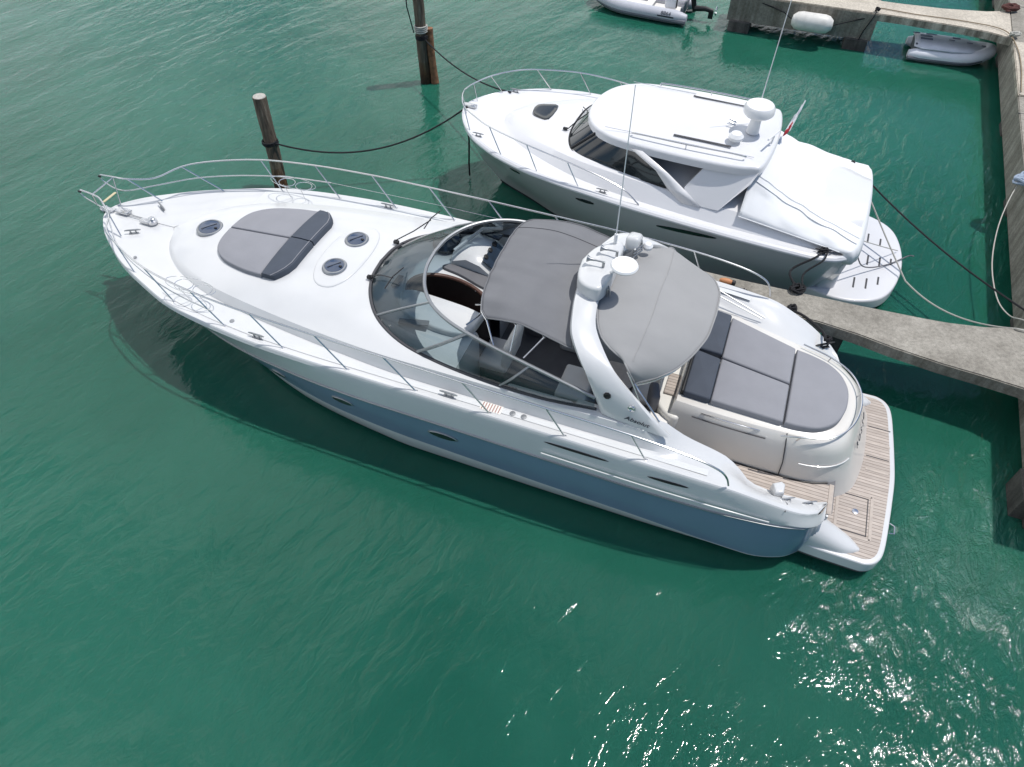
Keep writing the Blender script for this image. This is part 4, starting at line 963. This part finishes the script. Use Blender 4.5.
# hatch, D shaped
hz = d2z(8.25, 0)
o_ = [(8.5, -.16+.0), (8.46, .05), (8.3, .17), (8.02, .20), (8.02, -.42), (8.3, -.39), (8.46, -.30)]
q = MB(); q.pad(smooth2(o_+[o_[0]], 3)[:-1], hz-.05, hz+.035, .012); o = q.build('deck_hatch', DGLASS, Z)
# windscreen wrap: dark glass between deck and hardtop
wbl = [(7.42, 0, 2.08), (7.40, .45, 2.07), (7.30, .85, 2.04), (7.08, 1.14, 1.99), (6.6, 1.31, 1.94), (5.9, 1.42, 1.92), (4.98, 1.49, 1.90)]
wt = [(6.98, 0, 2.50), (6.94, .45, 2.50), (6.80, .80, 2.50), (6.50, 1.05, 2.49), (6.1, 1.18, 2.48), (5.8, 1.23, 2.46), (5.5, 1.26, 2.42)]
for sgn in (1, -1):
    a_ = smooth_line([(x, sgn*y, z) for x, y, z in wbl], 5); c_ = smooth_line([(x, sgn*y, z) for x, y, z in wt], 5)
    q = MB(); q.grid([[p.lerp(r, t) for t in (0, .5, 1)] for p, r in zip(a_, c_)]); q.build('side_window' if 0 else 'windscreen', DGLASS, Z, sharp=60)
    q = MB(); q.tube(a_, .022, 6)
    for k in (13, ): q.tube([a_[k], c_[k]], .03, 6)
    q.build('windscreen_frame', BLACK, Z)
    # pale pillar aft of the window, then a dark opening and the wing support
    q = MB(); q.grid([[(5.85, sgn*1.27, 2.46), (5.60, sgn*1.27, 2.46)], [(5.25, sgn*1.40, 2.18), (5.0, sgn*1.40, 2.18)], [(4.95, sgn*1.50, 1.92), (4.55, sgn*1.50, 1.92)], [(4.6, sgn*1.60, 1.72), (4.2, sgn*1.60, 1.72)]]); q.build('roof_pillar', GEL2, Z, solid=.06)
    W_ = [(4.30, 1.26, 2.47), (3.32, 1.20, 2.47), (3.40, 1.34, 2.30), (3.86, 1.62, 1.74), (4.55, 1.62, 1.74), (4.62, 1.48, 2.0)]
    q = MB(); q.add([(x, sgn*y, z) for x, y, z in W_]+[(x, sgn*(y-.07), z) for x, y, z in W_], [tuple(range(6)), tuple(range(11, 5, -1))]+[(i, (i+1) % 6, 6+(i+1) % 6, 6+i) for i in range(6)]); q.build('roof_wing', GEL2, Z, smooth=False)
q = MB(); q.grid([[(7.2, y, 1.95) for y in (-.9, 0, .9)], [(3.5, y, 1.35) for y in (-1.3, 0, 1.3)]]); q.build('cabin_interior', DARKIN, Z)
q = MB(); q.box((4.75, 1.0, 1.85), (.7, .4, .06), .01); q.build('side_console', CREAM, Z)
q = MB(); q.tube([(7.46, .5, 2.12), (7.3, .3, 2.26), (7.15, .15, 2.36)], .012, 6); q.box((7.52, .5, 2.11), (.1, .06, .05), .01); q.build('wiper', BLACK, Z)
q = MB(); q.tube([(7.46, -.5, 2.12), (7.32, -.25, 2.22), (7.2, 0, 2.33)], .012, 6); q.build('wiper', BLACK, Z)
# hardtop
ht = [(7.10, 0), (7.04, .45), (6.84, .85), (6.5, 1.12), (6.0, 1.27), (5.0, 1.34), (4.0, 1.33), (3.5, 1.24), (3.26, 1.06), (3.16, 0), (3.26, -1.06), (3.5, -1.24), (4.0, -1.33), (5.0, -1.34), (6.0, -1.27), (6.5, -1.12), (6.84, -.85), (7.04, -.45)]
hs = [(v.x, v.y) for v in smooth_line([(a, b_, 0) for a, b_ in ht], 4, closed=True)]
q = MB(); q.pad(hs, 2.44, 2.62, .07, crown=.11, seg=5, zf=lambda x, y: -.05*max(0, (x-6)/1.1)**2-.03*(y/1.3)**2); H_ = q.build('hardtop', GEL2, Z, sharp=50)
def htz(x, y):
    return 2.62+.11*max(0, 1-max(abs(y)/1.3, abs(x-5.05)/2.0)**1.5)*.95
for sgn in (1, -1):
    q = MB(); q.tube(smooth_line([(5.9, sgn*1.05, 2.66), (5.82, sgn*1.10, 2.70), (4.8, sgn*1.13, 2.71), (3.75, sgn*1.10, 2.71), (3.65, sgn*1.06, 2.66)], 4), .016, 8); q.tube([(4.8, sgn*1.13, 2.7), (4.8, sgn*1.13, 2.62)], .012, 6); q.build('roof_rail', STEEL, H_)
    q = MB(); q.box((4.55, sgn*.84, htz(4.55, .84)+.022), (1.15, .05, .012), .004); q.build('roof_vent_slot', GAP, H_)
    q = MB(); q.box((5.0, sgn*1.0, 2.655), (3.0, .010, .010), .003, Matrix.Rotation(sgn*.01, 3, 'Z')); q.build('roof_seam', TUBE, H_)
q = MB(); q.pad([(3.95, -.98), (5.1, -1.0), (5.1, -.84), (3.95, -.82)], 2.62, 2.70, .02); q.build('roof_box', GEL2, H_)
q = MB(); q.lathe([(.03, 0), (.26, .005), (.30, .05), (.30, .15), (.26, .21), (.1, .23), (.01, .235)], (3.68, .12, 3.06), 32); o = q.build('radome', WHITEP, H_)
q = MB(); q.tube([(3.70, .12, 2.68), (3.68, .12, 3.08)], [.13, .09], 14); q.build('pedestal', WHITEP, o)
q = MB(); q.lathe([(.03, 0), (.14, .0), (.15, .06), (.10, .12), (.01, .14)], (3.95, .62, 2.75), 24); q.build('satellite_dome', WHITEP, H_)
q = MB(); q.tube([(3.2, .16, 2.84), (3.34, .62, 2.86)], .02, 8); q.tube([(3.26, .38, 2.84), (3.28, .38, 2.66)], .02, 8); q.build('floodlight_bar', WHITEP, H_)
q = MB(); q.tube([(3.72, -.22, 2.66), (3.72, -.25, 2.86)], .025, 8); q.tube([(3.72, -.25, 2.86), (3.66, -.25, 5.4)], [.012, .007], 6); q.build('whip_antenna', WHITEP, H_)
q = MB(); q.tube([(4.05, .12, 2.75), (4.2, .12, 2.80)], .02, 8); q.tube([(4.05, .0, 2.75), (4.2, .0, 2.80)], .02, 8); q.build('horn', STEEL, H_)
q = MB(); q.tube([(3.02, -.35, 2.6), (2.90, -.72, 3.10)], .012, 6); fs = q.build('flag_staff', WHITEP, H_)
q = MB(); rows = []
for i in range(9):
    t = i/8; rows.append([(lerp(3.0, 2.91, s_)+.10*t+.03*math.sin(t*7+s_*2), lerp(-.42, -.68, s_)+.20*t, lerp(2.74, 3.04, s_)-.22*t) for s_ in (0, .33, .66, 1)])
q.grid(rows, mfun=lambda i, j: [0, 1, 2][j]); q.build('flag', [RED, WHITEP, TUBE], fs, solid=.004)
# canvas cockpit cover, sagging from the hardtop down to the transom
cv = []
NU, NVV = 30, 40
for i in range(NU+1):
    u = i/NU; x = lerp(3.45, 1.28, u); row = []
    ridge = lerp(2.53, 1.62, u**.92); edge = lerp(2.34, 1.22, min(1, u*1.05)**.62)*1.0
    edge = lerp(1.74, 1.46, u); hw_ = lerp(1.66, 1.64, u)
    top_w = lerp(1.16, .98, u)
    for j in range(NVV+1):
        v = -1+2*j/NVV; av = abs(v)
        an = math.pi/2*av; pw = 2/2.5; fl = max(0, (av-.55)/.45)**2
        y = math.copysign(lerp(1.20, 1.61, u)*math.sin(an)**pw+(hw_-lerp(1.20, 1.61, u))*fl, v)
        z = edge+(ridge-edge)*math.cos(an)**pw if av < 1 else edge
        z -= .045*math.sin(math.pi*u)*(1-av**2)
        fold = mnoise.noise(Vector((x*1.1+av*2.2, av*5.5, 2)))+.6*mnoise.noise(Vector((x*2.6, av*9, 7)))
        y += math.copysign(.09*fold*min(1, max(0, (av-.35)*3))*(1-av**8), v)
        z += (.035*mnoise.noise(Vector((x*2.1, y*1.6, 1)))+.018*mnoise.noise(Vector((x*5, y*3, 4))))*min(1, 3*(1-av))
        xx = x-.18*(1-av**2)*u**3+.16*av**5*u**2
        row.append((xx, y, z))
    cv.append(row)
# aft fall of the cover to the transom
for zz, dx in ((1.52, .06), (1.40, .10), (1.22, .13)):
    cv.append([(p[0]-dx, p[1], min(p[2], lerp(p[2], zz, 1.0)) if zz < p[2] else p[2]-.01) for p in cv[NU]])
q = MB(); q.grid(cv); CV = q.build('cockpit_cover', WCANVAS, Z, sharp=80, solid=.01)
j1 = int(NVV*.81)
for jj, dz_s, r_ in ((j1, .012, .010), (j1-2, .012, .006), (NVV, .01, .012), (0, .01, .012)):
    q = MB(); q.tube([Vector(r[jj])+Vector((0, .004, dz_s)) for r in cv[:NU+1]], r_, 6); q.build('cover_seam', WCANVAS, CV)
# transom + swim platform
q = MB(); tp = [(1.75, 1.50), (1.2, 1.60), (.7, 1.52), (.28, 1.24), (.05, .72), (-.04, 0), (.05, -.72), (.28, -1.24), (.7, -1.52), (1.2, -1.60), (1.75, -1.50)]
q.pad([(v.x, v.y) for v in smooth_line([(a, b_, 0) for a, b_ in tp], 5)], .12, .36, .05, seg=4); P2_ = q.build('swim_platform', GEL2, Z, sharp=50)
q = MB(); q.pad(rc([(1.6, 1.45), (1.22, 1.35), (1.12, 0), (1.22, -1.35), (1.6, -1.45)], .1), .34, 1.36, .08, seg=4); q.build('transom', GEL2, Z, sharp=50)
q = MB()
for x, y, L_ in ((.98, -.62, .34), (.72, -.66, .34), (.46, -.62, .24), (.66, .12, .34), (.42, .10, .34), (.86, .98, .34), (.62, .92, .34), (.40, .74, .26), (.2, -.0, .22)):
    q.box((x, y, .363), (.036, L_, .008), .003)
q.build('drain_slot', GAP, P2_)
q = MB(); q.lathe([(.09, 0), (.09, .012), (.04, .014)], (1.02, -1.22, .358), 20); q.build('shower_cap', DSTEEL, P2_)
q = MB(); q.box((1.05, -.32, .366), (.09, .10, .01), .003); q.box((1.02, .0, .366), (.10, .08, .01), .003); q.build('platform_plate', TUBE, P2_)
# rails
gt = [(10.16, 0, 2.24), (10.08, .30, 2.25), (9.84, .74, 2.27), (9.42, 1.10, 2.31), (8.93, 1.38, 2.31), (7.95, 1.68, 2.28), (7.0, 1.81, 2.18), (6.3, 1.84, 2.05), (5.75, 1.86, 1.88), (5.40, 1.87, 1.62)]
for sgn in (1, -1):
    ln = smooth_line([(x, sgn*y, z) for x, y, z in gt], 5); q = MB(); q.tube(ln, .014, 8); q.tube([ln[5], (10.0, sgn*.30, 1.84)], .012, 6); q.build('guard_rail', STEEL, Z)
    for bx, by, tx in ((9.62, .93, 9.85), (8.60, 1.53, 8.93), (7.68, 1.76, 8.0), (6.72, 1.86, 7.0)):
        tp_ = min(ln, key=lambda p: abs(p.x-tx)); q = MB(); q.tube([(bx, sgn*by, ZD2(bx)), tuple(tp_)], .011, 6); q.build('stanchion', STEEL, Z)
    for x in (9.35, 6.2, 1.75): cleat((x, sgn*(G2(x)-.14), ZD2(x)+.01), 0, .9, Z, DSTEEL if x > 5 else BLACK, 'deck_cleat')
    for x, z, L_ in ((8.0, 1.32, .10), (6.5, 1.06, .17)):
        pass
def side2(x, z, sgn):
    pts = sorted((fz(x), fy(x)) for xa, xb, fy, fz in r2[3:7] if x < xb)
    for (z0, y0), (z1, y1) in zip(pts, pts[1:]):
        if z0 <= z <= z1: return Vector((x, sgn*lerp(y0, y1, (z-z0)/(z1-z0)), z))
    return Vector((x, sgn*pts[-1][1], z))
for x, L_, dz in ((8.25, .14, .17), (6.55, .21, .22), (4.35, .62, .16)):
    for sgn in (1, -1):
        z = ZD2(x)-dz-.08; q = MB(); n = 22
        rim = [side2(x+L_*math.cos(2*math.pi*k/n), z+.045*math.sin(2*math.pi*k/n)+(-.03*math.cos(2*math.pi*k/n) if L_ > .5 else 0), sgn)+Vector((0, sgn*.012, 0)) for k in range(n)]
        q.ring_stack([[p-Vector((0, sgn*.03, 0)) for p in rim], rim]); q.build('porthole' if L_ < .5 else 'hull_vent', DGLASS, Z)
q = MB(); q.box((10.05, 0, 1.87), (.34, .14, .07), .03); q.build('bow_roller', STEEL, Z)

# ------------------------------------------------------------------ mooring posts
def post(base, topp, r, label, grp, extra=None):
    base = Vector(base); topp = Vector(topp); o = empty('mooring_post', base, 0, label, 'mooring post', grp); q = MB(); pts = []; rr = []
    n = 14; d_ = (topp-base)
    for k in range(-5, n+1):
        p = d_*(k/n); pts.append(p+Vector((mnoise.noise(p*.8+base)*.03, mnoise.noise(p*.8+base+Vector((9, 0, 0)))*.03, 0))); rr.append(r*(1+.06*mnoise.noise(p*2+base))*(1.06 if k < 2 else 1))
    q.tube(pts, rr, 14); q.build('pole', extra or WOODP, o); return o
pA = post((-5.64, 15.21, 0), (-5.67, 15.47, 2.28), .155, 'short bare wooden mooring post with a flat cut top beside the large yacht', 'wooden mooring posts')
q = MB(); q.lathe([(.02, -.01), (.15, -.012), (.14, .02), (.02, .03)], (-.03, .26, 2.28), 14); q.build('cut_top', mat('bleached_wood', (.42, .40, .36), .9, var=.2, vscale=20), pA)
pB = post((-2.52, 20.66, 0), (-2.50, 20.6, 4.2), .15, 'tall dark wooden mooring post wound with pale and black rope at the top edge', 'wooden mooring posts')
pC = post((-2.25, 20.62, 0), (-2.28, 20.68, 1.55), .11, 'short reddish brown post stump lashed against the tall mooring post', 'wooden mooring posts', mat('rusty_wood', (.24, .115, .06), .95, var=.5, vscale=9, bump=.02, bscale=14))
# ------------------------------------------------------------------ ropes
def sagline(a, c, sag, n=24):
    a = Vector(a); c = Vector(c); return [a.lerp(c, k/n)-Vector((0, 0, sag*4*(k/n)*(1-k/n))) for k in range(n+1)]
def rope(pts, r, m, label, grp='mooring ropes', name='mooring_rope', cat='rope'):
    q = MB(); q.tube(pts, r, 6); return tag(q.build(name, m), label, cat, grp)
def coil_pts(c, r, z0, turns, dz, n=14):
    return [Vector((c[0]+r*math.cos(2*math.pi*k/n), c[1]+r*math.sin(2*math.pi*k/n), z0+dz*k/n)) for k in range(int(turns*n)+1)]
bow2 = L2(10.15, .0, 1.80)
rope(coil_pts((-5.66, 15.33), .175, 1.20, 3, .03)+sagline((-5.5, 15.24, 1.25), bow2, .62)[0:], .02, ROPEB, 'black rope hanging in a curve from the short post to the cruiser bow')
rope(coil_pts((-2.50, 20.62), .17, 1.28, 3, .04)+sagline((-2.4, 20.5, 1.3), L2(9.42, -.95, 1.86), .25), .02, ROPEB, 'black rope from the tall post down to the cruiser foredeck cleat')
rope([bow2+Vector((.02, -.02, .02)), bow2+Vector((.0, -.09, -.25)), bow2+Vector((.03, -.10, -.8)), bow2+Vector((.0, -.12, -1.4)), bow2+Vector((.0, -.12, -1.75))], .022, ROPEB, 'black rope end dangling from the cruiser bow to the water')
q = MB(); q.lathe([(.03, -.1), (.075, -.04), (.08, .05), (.03, .12)], bow2+Vector((0, -.07, -.05)), 10); tag(q.build('rope_knot', ROPEB), 'black knotted rope bundle on the cruiser bow roller', 'rope', 'mooring ropes')
q = MB(); q.tube(coil_pts((-2.50, 20.62), .175, 1.46, 4, .05), .02, 6); tag(q.build('rope_lashing', ROPEW), 'pale rope wound round the tall mooring post', 'rope')
rope([(-2.70, 20.5, 1.5), (-2.82, 20.5, 2.2), (-2.80, 20.5, 3.1), (-2.70, 20.5, 3.6), (-2.66, 20.5, 3.9)], .018, ROPEB, 'black rope running up the left side of the tall post')
rope(sagline(L2(1.45, -1.45, 1.50), L1(-2.0, -4.1, 1.16), .18), .018, ROPEB, 'black rope from the cruiser cover corner across the water to the quay')
rope(smooth_line([L2(1.6, 1.72, 1.48), L2(1.2, 1.2, 1.38), L2(.8, .7, .60), L2(.3, .2, .40), L2(-.1, -.25, .42), L2(-.2, -.2, .5)], 6), .014, DASHG, 'thin dark rope lying across the cruiser swim platform')
rope(sagline(L2(1.15, -.9, 1.38), L2(-.12, .55, .38), .02)+sagline(L2(-.14, .57, .38), L1(-1.75, -3.62, 1.14), .28)[1:]+[L1(-2.6, -3.6, 1.14)], .016, ROPEW, 'pale rope from the cruiser swim platform to the finger pier root')
rope(sagline(L2(.1, -.4, .40), L2(1.15, .95, 1.38), .01, 8), .010, ROPEW, 'thin pale cord crossing the cruiser swim platform')
rope(smooth_line([L2(1.75, 1.78, 1.48), L2(1.85, 1.98, 1.46), L2(2.2, 2.2, 1.2), L1(2.12, -3.35, 1.14)], 5), .022, ROPEB, 'black rope from the cruiser stern cleat to the finger pier')
rope(smooth_line([L2(1.65, 1.78, 1.48), L2(1.7, 2.0, 1.44), L2(1.95, 2.2, 1.2), L1(1.98, -3.33, 1.14)], 5), .018, ROPEB, 'second black rope beside the cruiser stern cleat rope')
def heap(c, r, m, label, name='rope_heap', n=60, rr=.018, seed=1, h_=.1):
    rnd = random.Random(seed); pts = []
    for k in range(n):
        a = k*1.1+rnd.random(); q_ = r*(.35+.65*rnd.random()); pts.append(Vector((c[0]+q_*math.cos(a), c[1]+q_*math.sin(a)*.8, c[2]+rnd.random()*h_+.02)))
    q = MB(); q.tube(smooth_line(pts, 4), rr, 5); return tag(q.build(name, m), label, 'rope')
heap(L1(2.08, -3.28, 1.1), .15, ROPEB, 'black rope heap on the finger pier edge below the cruiser stern')
heap(L1(2.12, -2.68, 1.1), .10, ROPEB, 'small black rope tangle on the near edge of the finger pier', seed=3, n=34)
rope(smooth_line([L1(2.12, -2.66, 1.15), L1(1.9, -2.4, 1.3), L1(1.6, -1.95, 1.46), L1(1.50, -1.66, 1.52)], 6), .024, ROPEB, 'thick black rope from the finger pier to the yacht stern cleat')
heap(L2(1.72, 1.74, 1.44), .09, ROPEB, 'black rope wrapped on the cruiser stern cleat', seed=5, n=30, h_=.08)
heap(L2(1.55, -1.42, 1.50), .08, ROPEB, 'black rope wrapped at the far corner of the cruiser cover', seed=6, n=26, h_=.1)
heap(L1(1.52, -1.62, 1.55), .07, ROPEB, 'black rope turns on the yacht starboard stern cleat', seed=7, n=24, h_=.07)
rope(smooth_line([L1(3.6, -3.0, 1.12), L1(3.2, -2.96, 1.13), L1(2.95, -2.92, 1.13), L1(2.8, -2.80, 1.14)], 5), .010, DASHG, 'thin cord lying along the finger pier near the orange float')
q = MB(); q.tube(smooth_line([L1(2.98, -2.95, 1.12), L1(2.92, -2.75, 1.2), L1(3.0, -2.62, 1.05), L1(3.08, -2.78, 1.15), L1(3.02, -2.95, 1.14)], 5), .016, 6); tag(q.build('rope_loop', ROPEB), 'dark rope loop hanging over the finger pier edge', 'rope')
q = MB(); c = L1(3.38, -3.02, 1.16); q.lathe([(.02, -.13), (.04, -.11), (.06, -.04), (.06, .04), (.04, .11), (.02, .13)], c, 16, Matrix.Rotation(math.pi/2, 3, 'Y') if 0 else (Matrix.Rotation(PS, 3, 'Z') @ Matrix.Rotation(math.pi/2, 3, 'Y'))); o = empty('float_buoy', L1(3.45, -2.98, 1.1), 0, 'small orange float with black ends on the finger pier', 'float')
o2_ = q.build('float_body', ORANGE); reparent(o2_, o)
q = MB(); q.lathe([(.02, -.04), (.05, -.03), (.05, .03), (.02, .04)], L1(3.24, -3.02, 1.16), 12, Matrix.Rotation(PS, 3, 'Z') @ Matrix.Rotation(math.pi/2, 3, 'Y')); o2_ = q.build('float_end', BLACK); reparent(o2_, o)
# quay ropes
heap(L1(-2.30, -8.75, 1.1), .34, ROPEBL, 'blue and white rope heap on the quay edge', n=70, rr=.028, seed=11)
heap(L1(-2.45, -18.45, 1.14), .26, mat('rusty_rope', (.09, .035, .03), .9), 'dark reddish rope and chain heap at the top right corner', n=60, rr=.03, seed=12)
rope(smooth_line([L1(-2.3, -9.1, 1.16), L1(-2.02, -8.4, 1.0), L1(-1.80, -7.4, .75), L1(-1.72, -6.3, .55), L1(-1.76, -5.2, .55), L1(-1.82, -4.4, .8), L1(-1.9, -3.9, 1.14), L1(-2.3, -3.75, 1.14)], 6), .012, ROPEW, 'pale rope looping down the quay face from the blue rope heap')
rope(smooth_line([L1(-2.4, -13.0, 1.17), L1(-2.5, -14.5, 1.17), L1(-2.46, -15.8, 1.17), L1(-2.2, -16.8, 1.16), L1(-1.2, -17.1, 1.14), L1(.2, -17.1, 1.14), L1(1.2, -17.2, 1.14)], 6), .014, mat('tan_rope', (.22, .17, .11), .9), 'brown rope lying along the upper pier and round onto the quay')
heap(L1(-2.45, -16.5, 1.14), .16, ROPEW, 'grey rope coil where the upper pier meets the quay', n=46, rr=.02, seed=15)
heap(L1(1.30, -16.93, 1.12), .07, ROPEB, 'small black knot on the edge of the upper pier', n=26, seed=16)
# ------------------------------------------------------------------ pier fender
fc = L1(3.03, -16.545, .70)
o = empty('pier_fender', fc, PS, 'fat white cylindrical fender hanging on the side of the upper pier', 'fender')
q = MB(); q.lathe([(.02, -.62), (.14, -.60), (.24, -.48), (.27, -.34), (.27, .34), (.24, .48), (.14, .60), (.02, .62)], (0, 0, 0), 24, Matrix.Rotation(math.pi/2, 3, 'Y')); q.build('fender_body', FEND, o)
q = MB(); q.tube([(-.60, 0, 0), (-1.1, -.2, .12), (-1.65, -.32, .28)], .018, 6); q.build('fender_line', ROPEB, o)
q = MB(); q.tube([(.60, 0, 0), (.9, -.2, .1), (1.8, -.3, .28)], .018, 6); q.build('fender_line', ROPEB, o)
rope([L1(1.3, -16.9, 1.13), L1(1.33, -16.79, 1.05), L1(1.5, -16.76, .55), L1(1.6, -16.75, .0)], .016, ROPEB, 'black rope hanging down the face of the upper pier')
# ------------------------------------------------------------------ inflatable dinghies
def dinghy(loc, rz, L_, beam, r, tube_m, label, outboard, wet=0, txt=None):
    o = empty('inflatable_dinghy', loc, rz, label, 'dinghy', 'inflatable dinghies')
    pts = smooth_line([(-L_/2, beam, .0), (-L_/4, beam, 0), (L_*.15, beam*.98, .02), (L_*.34, beam*.72, .08), (L_*.46, beam*.3, .15), (L_*.49, 0, .18), (L_*.46, -beam*.3, .15), (L_*.34, -beam*.72, .08), (L_*.15, -beam*.98, .02), (-L_/4, -beam, 0), (-L_/2, -beam, 0)], 5)
    n = len(pts); rr = [r*(1 if 2 < k < n-3 else (.55+.2*min(k, n-1-k))) for k in range(n)]
    q = MB(); q.tube([p+Vector((0, 0, r*.8)) for p in pts], rr, 14); q.build('buoyancy_tube', tube_m, o)
    q = MB(); q.tube([p+Vector((0, 0, r*.45))+Vector((0, math.copysign(r*.72, p.y) if abs(p.y) > .05 else 0, 0)) for p in pts], r*.35, 8); q.build('rubbing_strake', TUBED, o)
    q = MB(); q.grid([[(x, y*beam*f, .12+.06*max(0, x/L_)) for y in (-1, -.5, 0, .5, 1)] for x, f in ((-L_*.44, 1), (0, 1), (L_*.25, .85), (L_*.4, .5))]); q.build('floor', LEATH, o)
    q = MB(); q.box((-L_*.43, 0, .26), (.06, beam*2-.1, .36), .015); q.build('transom', TUBED, o)
    q = MB(); q.box((-.1*L_, 0, .36), (.24, beam*2-.05, .04), .015); q.build('thwart', CREAM, o)
    if outboard:
        q = MB(); q.box((-L_*.50, 0, .74), (.36, .26, .34), .09, seg=4); q.tube([(-L_*.5, 0, .6), (-L_*.53, 0, .2)], [.09, .06], 10); ob = q.build('outboard_motor', BLACK, o)
        q = MB(); q.tube([(-L_*.53, 0, .3), (-L_*.53-.34, .0, .34), (-L_*.53-.62, 0, .30)], [.09, .08, .06], 10); q.box((-L_*.53-.55, 0, .18), (.16, .03, .26), .01); q.build('lower_unit', BLACK, ob)
        q = MB()
        for k in range(3): a = 2.1*k; q.box((-L_*.53-.70, .10*math.cos(a), .30+.10*math.sin(a)), (.04, .12, .05), .012, Matrix.Rotation(a, 3, 'X'))
        q.build('propeller', STEEL, ob)
        q = MB(); q.box((-L_*.30, .05, .42), (.4, .4, .34), .05, seg=3); q.build('steering_console', WHITEP, o)
        q = MB(); q.tube([(-L_*.36, .25, .3), (-L_*.36, .25, .8)], .02, 8); q.build('console_post', BLACK, o)
    if txt:
        text_mesh('lettering', txt, .17, frame((-L_*.30, beam+r*.86, r*1.38), (-1, 0, 0), (0, -.7, .7)), LETTER, o)
        q = MB(); q.box((-L_*.30, beam+r*.99, r*.98), (.55, .012, .045), .002, Matrix.Rotation(-.15, 3, 'X')); q.build('number_underline', LETTER, o)
    return o
dinghy(L1(8.52, -17.28, .05), PS-R(3), 3.35, .58, .21, TUBE, 'pale grey inflatable dinghy with black outboard cut by the top edge', True, txt='8864')
NAVY = mat('navy_vinyl', (.07, .09, .15), .5)
dk = dinghy(L1(-1.08, -17.22, .02), PS+R(180)+R(3), 2.3, .46, .19, mat('white_inflatable_fabric', (.70, .71, .76), .5, var=.05, vscale=4), 'grey upturned inflatable dinghy tucked under the upper pier', False)
q = MB(); rows = []
for x, f in ((-1.05, .8), (-.85, 1), (0, 1), (.5, .88), (.85, .55), (1.02, .15)):
    rows.append([(x, y*.56*f, .47-.10*abs(y)**2-(.05 if f < .6 else 0)) for y in (-1, -.6, -.2, .2, .6, 1)])
q.grid(rows); q.build('hull_bottom', mat('blue_grey_vinyl', (.62, .64, .70), .5, var=.1, vscale=4), dk, solid=.02)
q = MB()
for x, y, w1, w2 in ((-.72, -.10, .34, .10), (-.72, .12, .34, .10), (-.55, .36, .30, .07), (-.98, .36, .2, .07), (.15, .22, .22, .09), (0, .0, .16, .05), (.5, -.05, .16, .05), (.88, -.12, .12, .05)):
    q = MB(); q.box((x, y, .47-.10*(y/.56)**2+.03), (w1, w2, .006), 0); q.build('dark_patch', NAVY, dk)
print('scene built', len(bpy.data.objects))
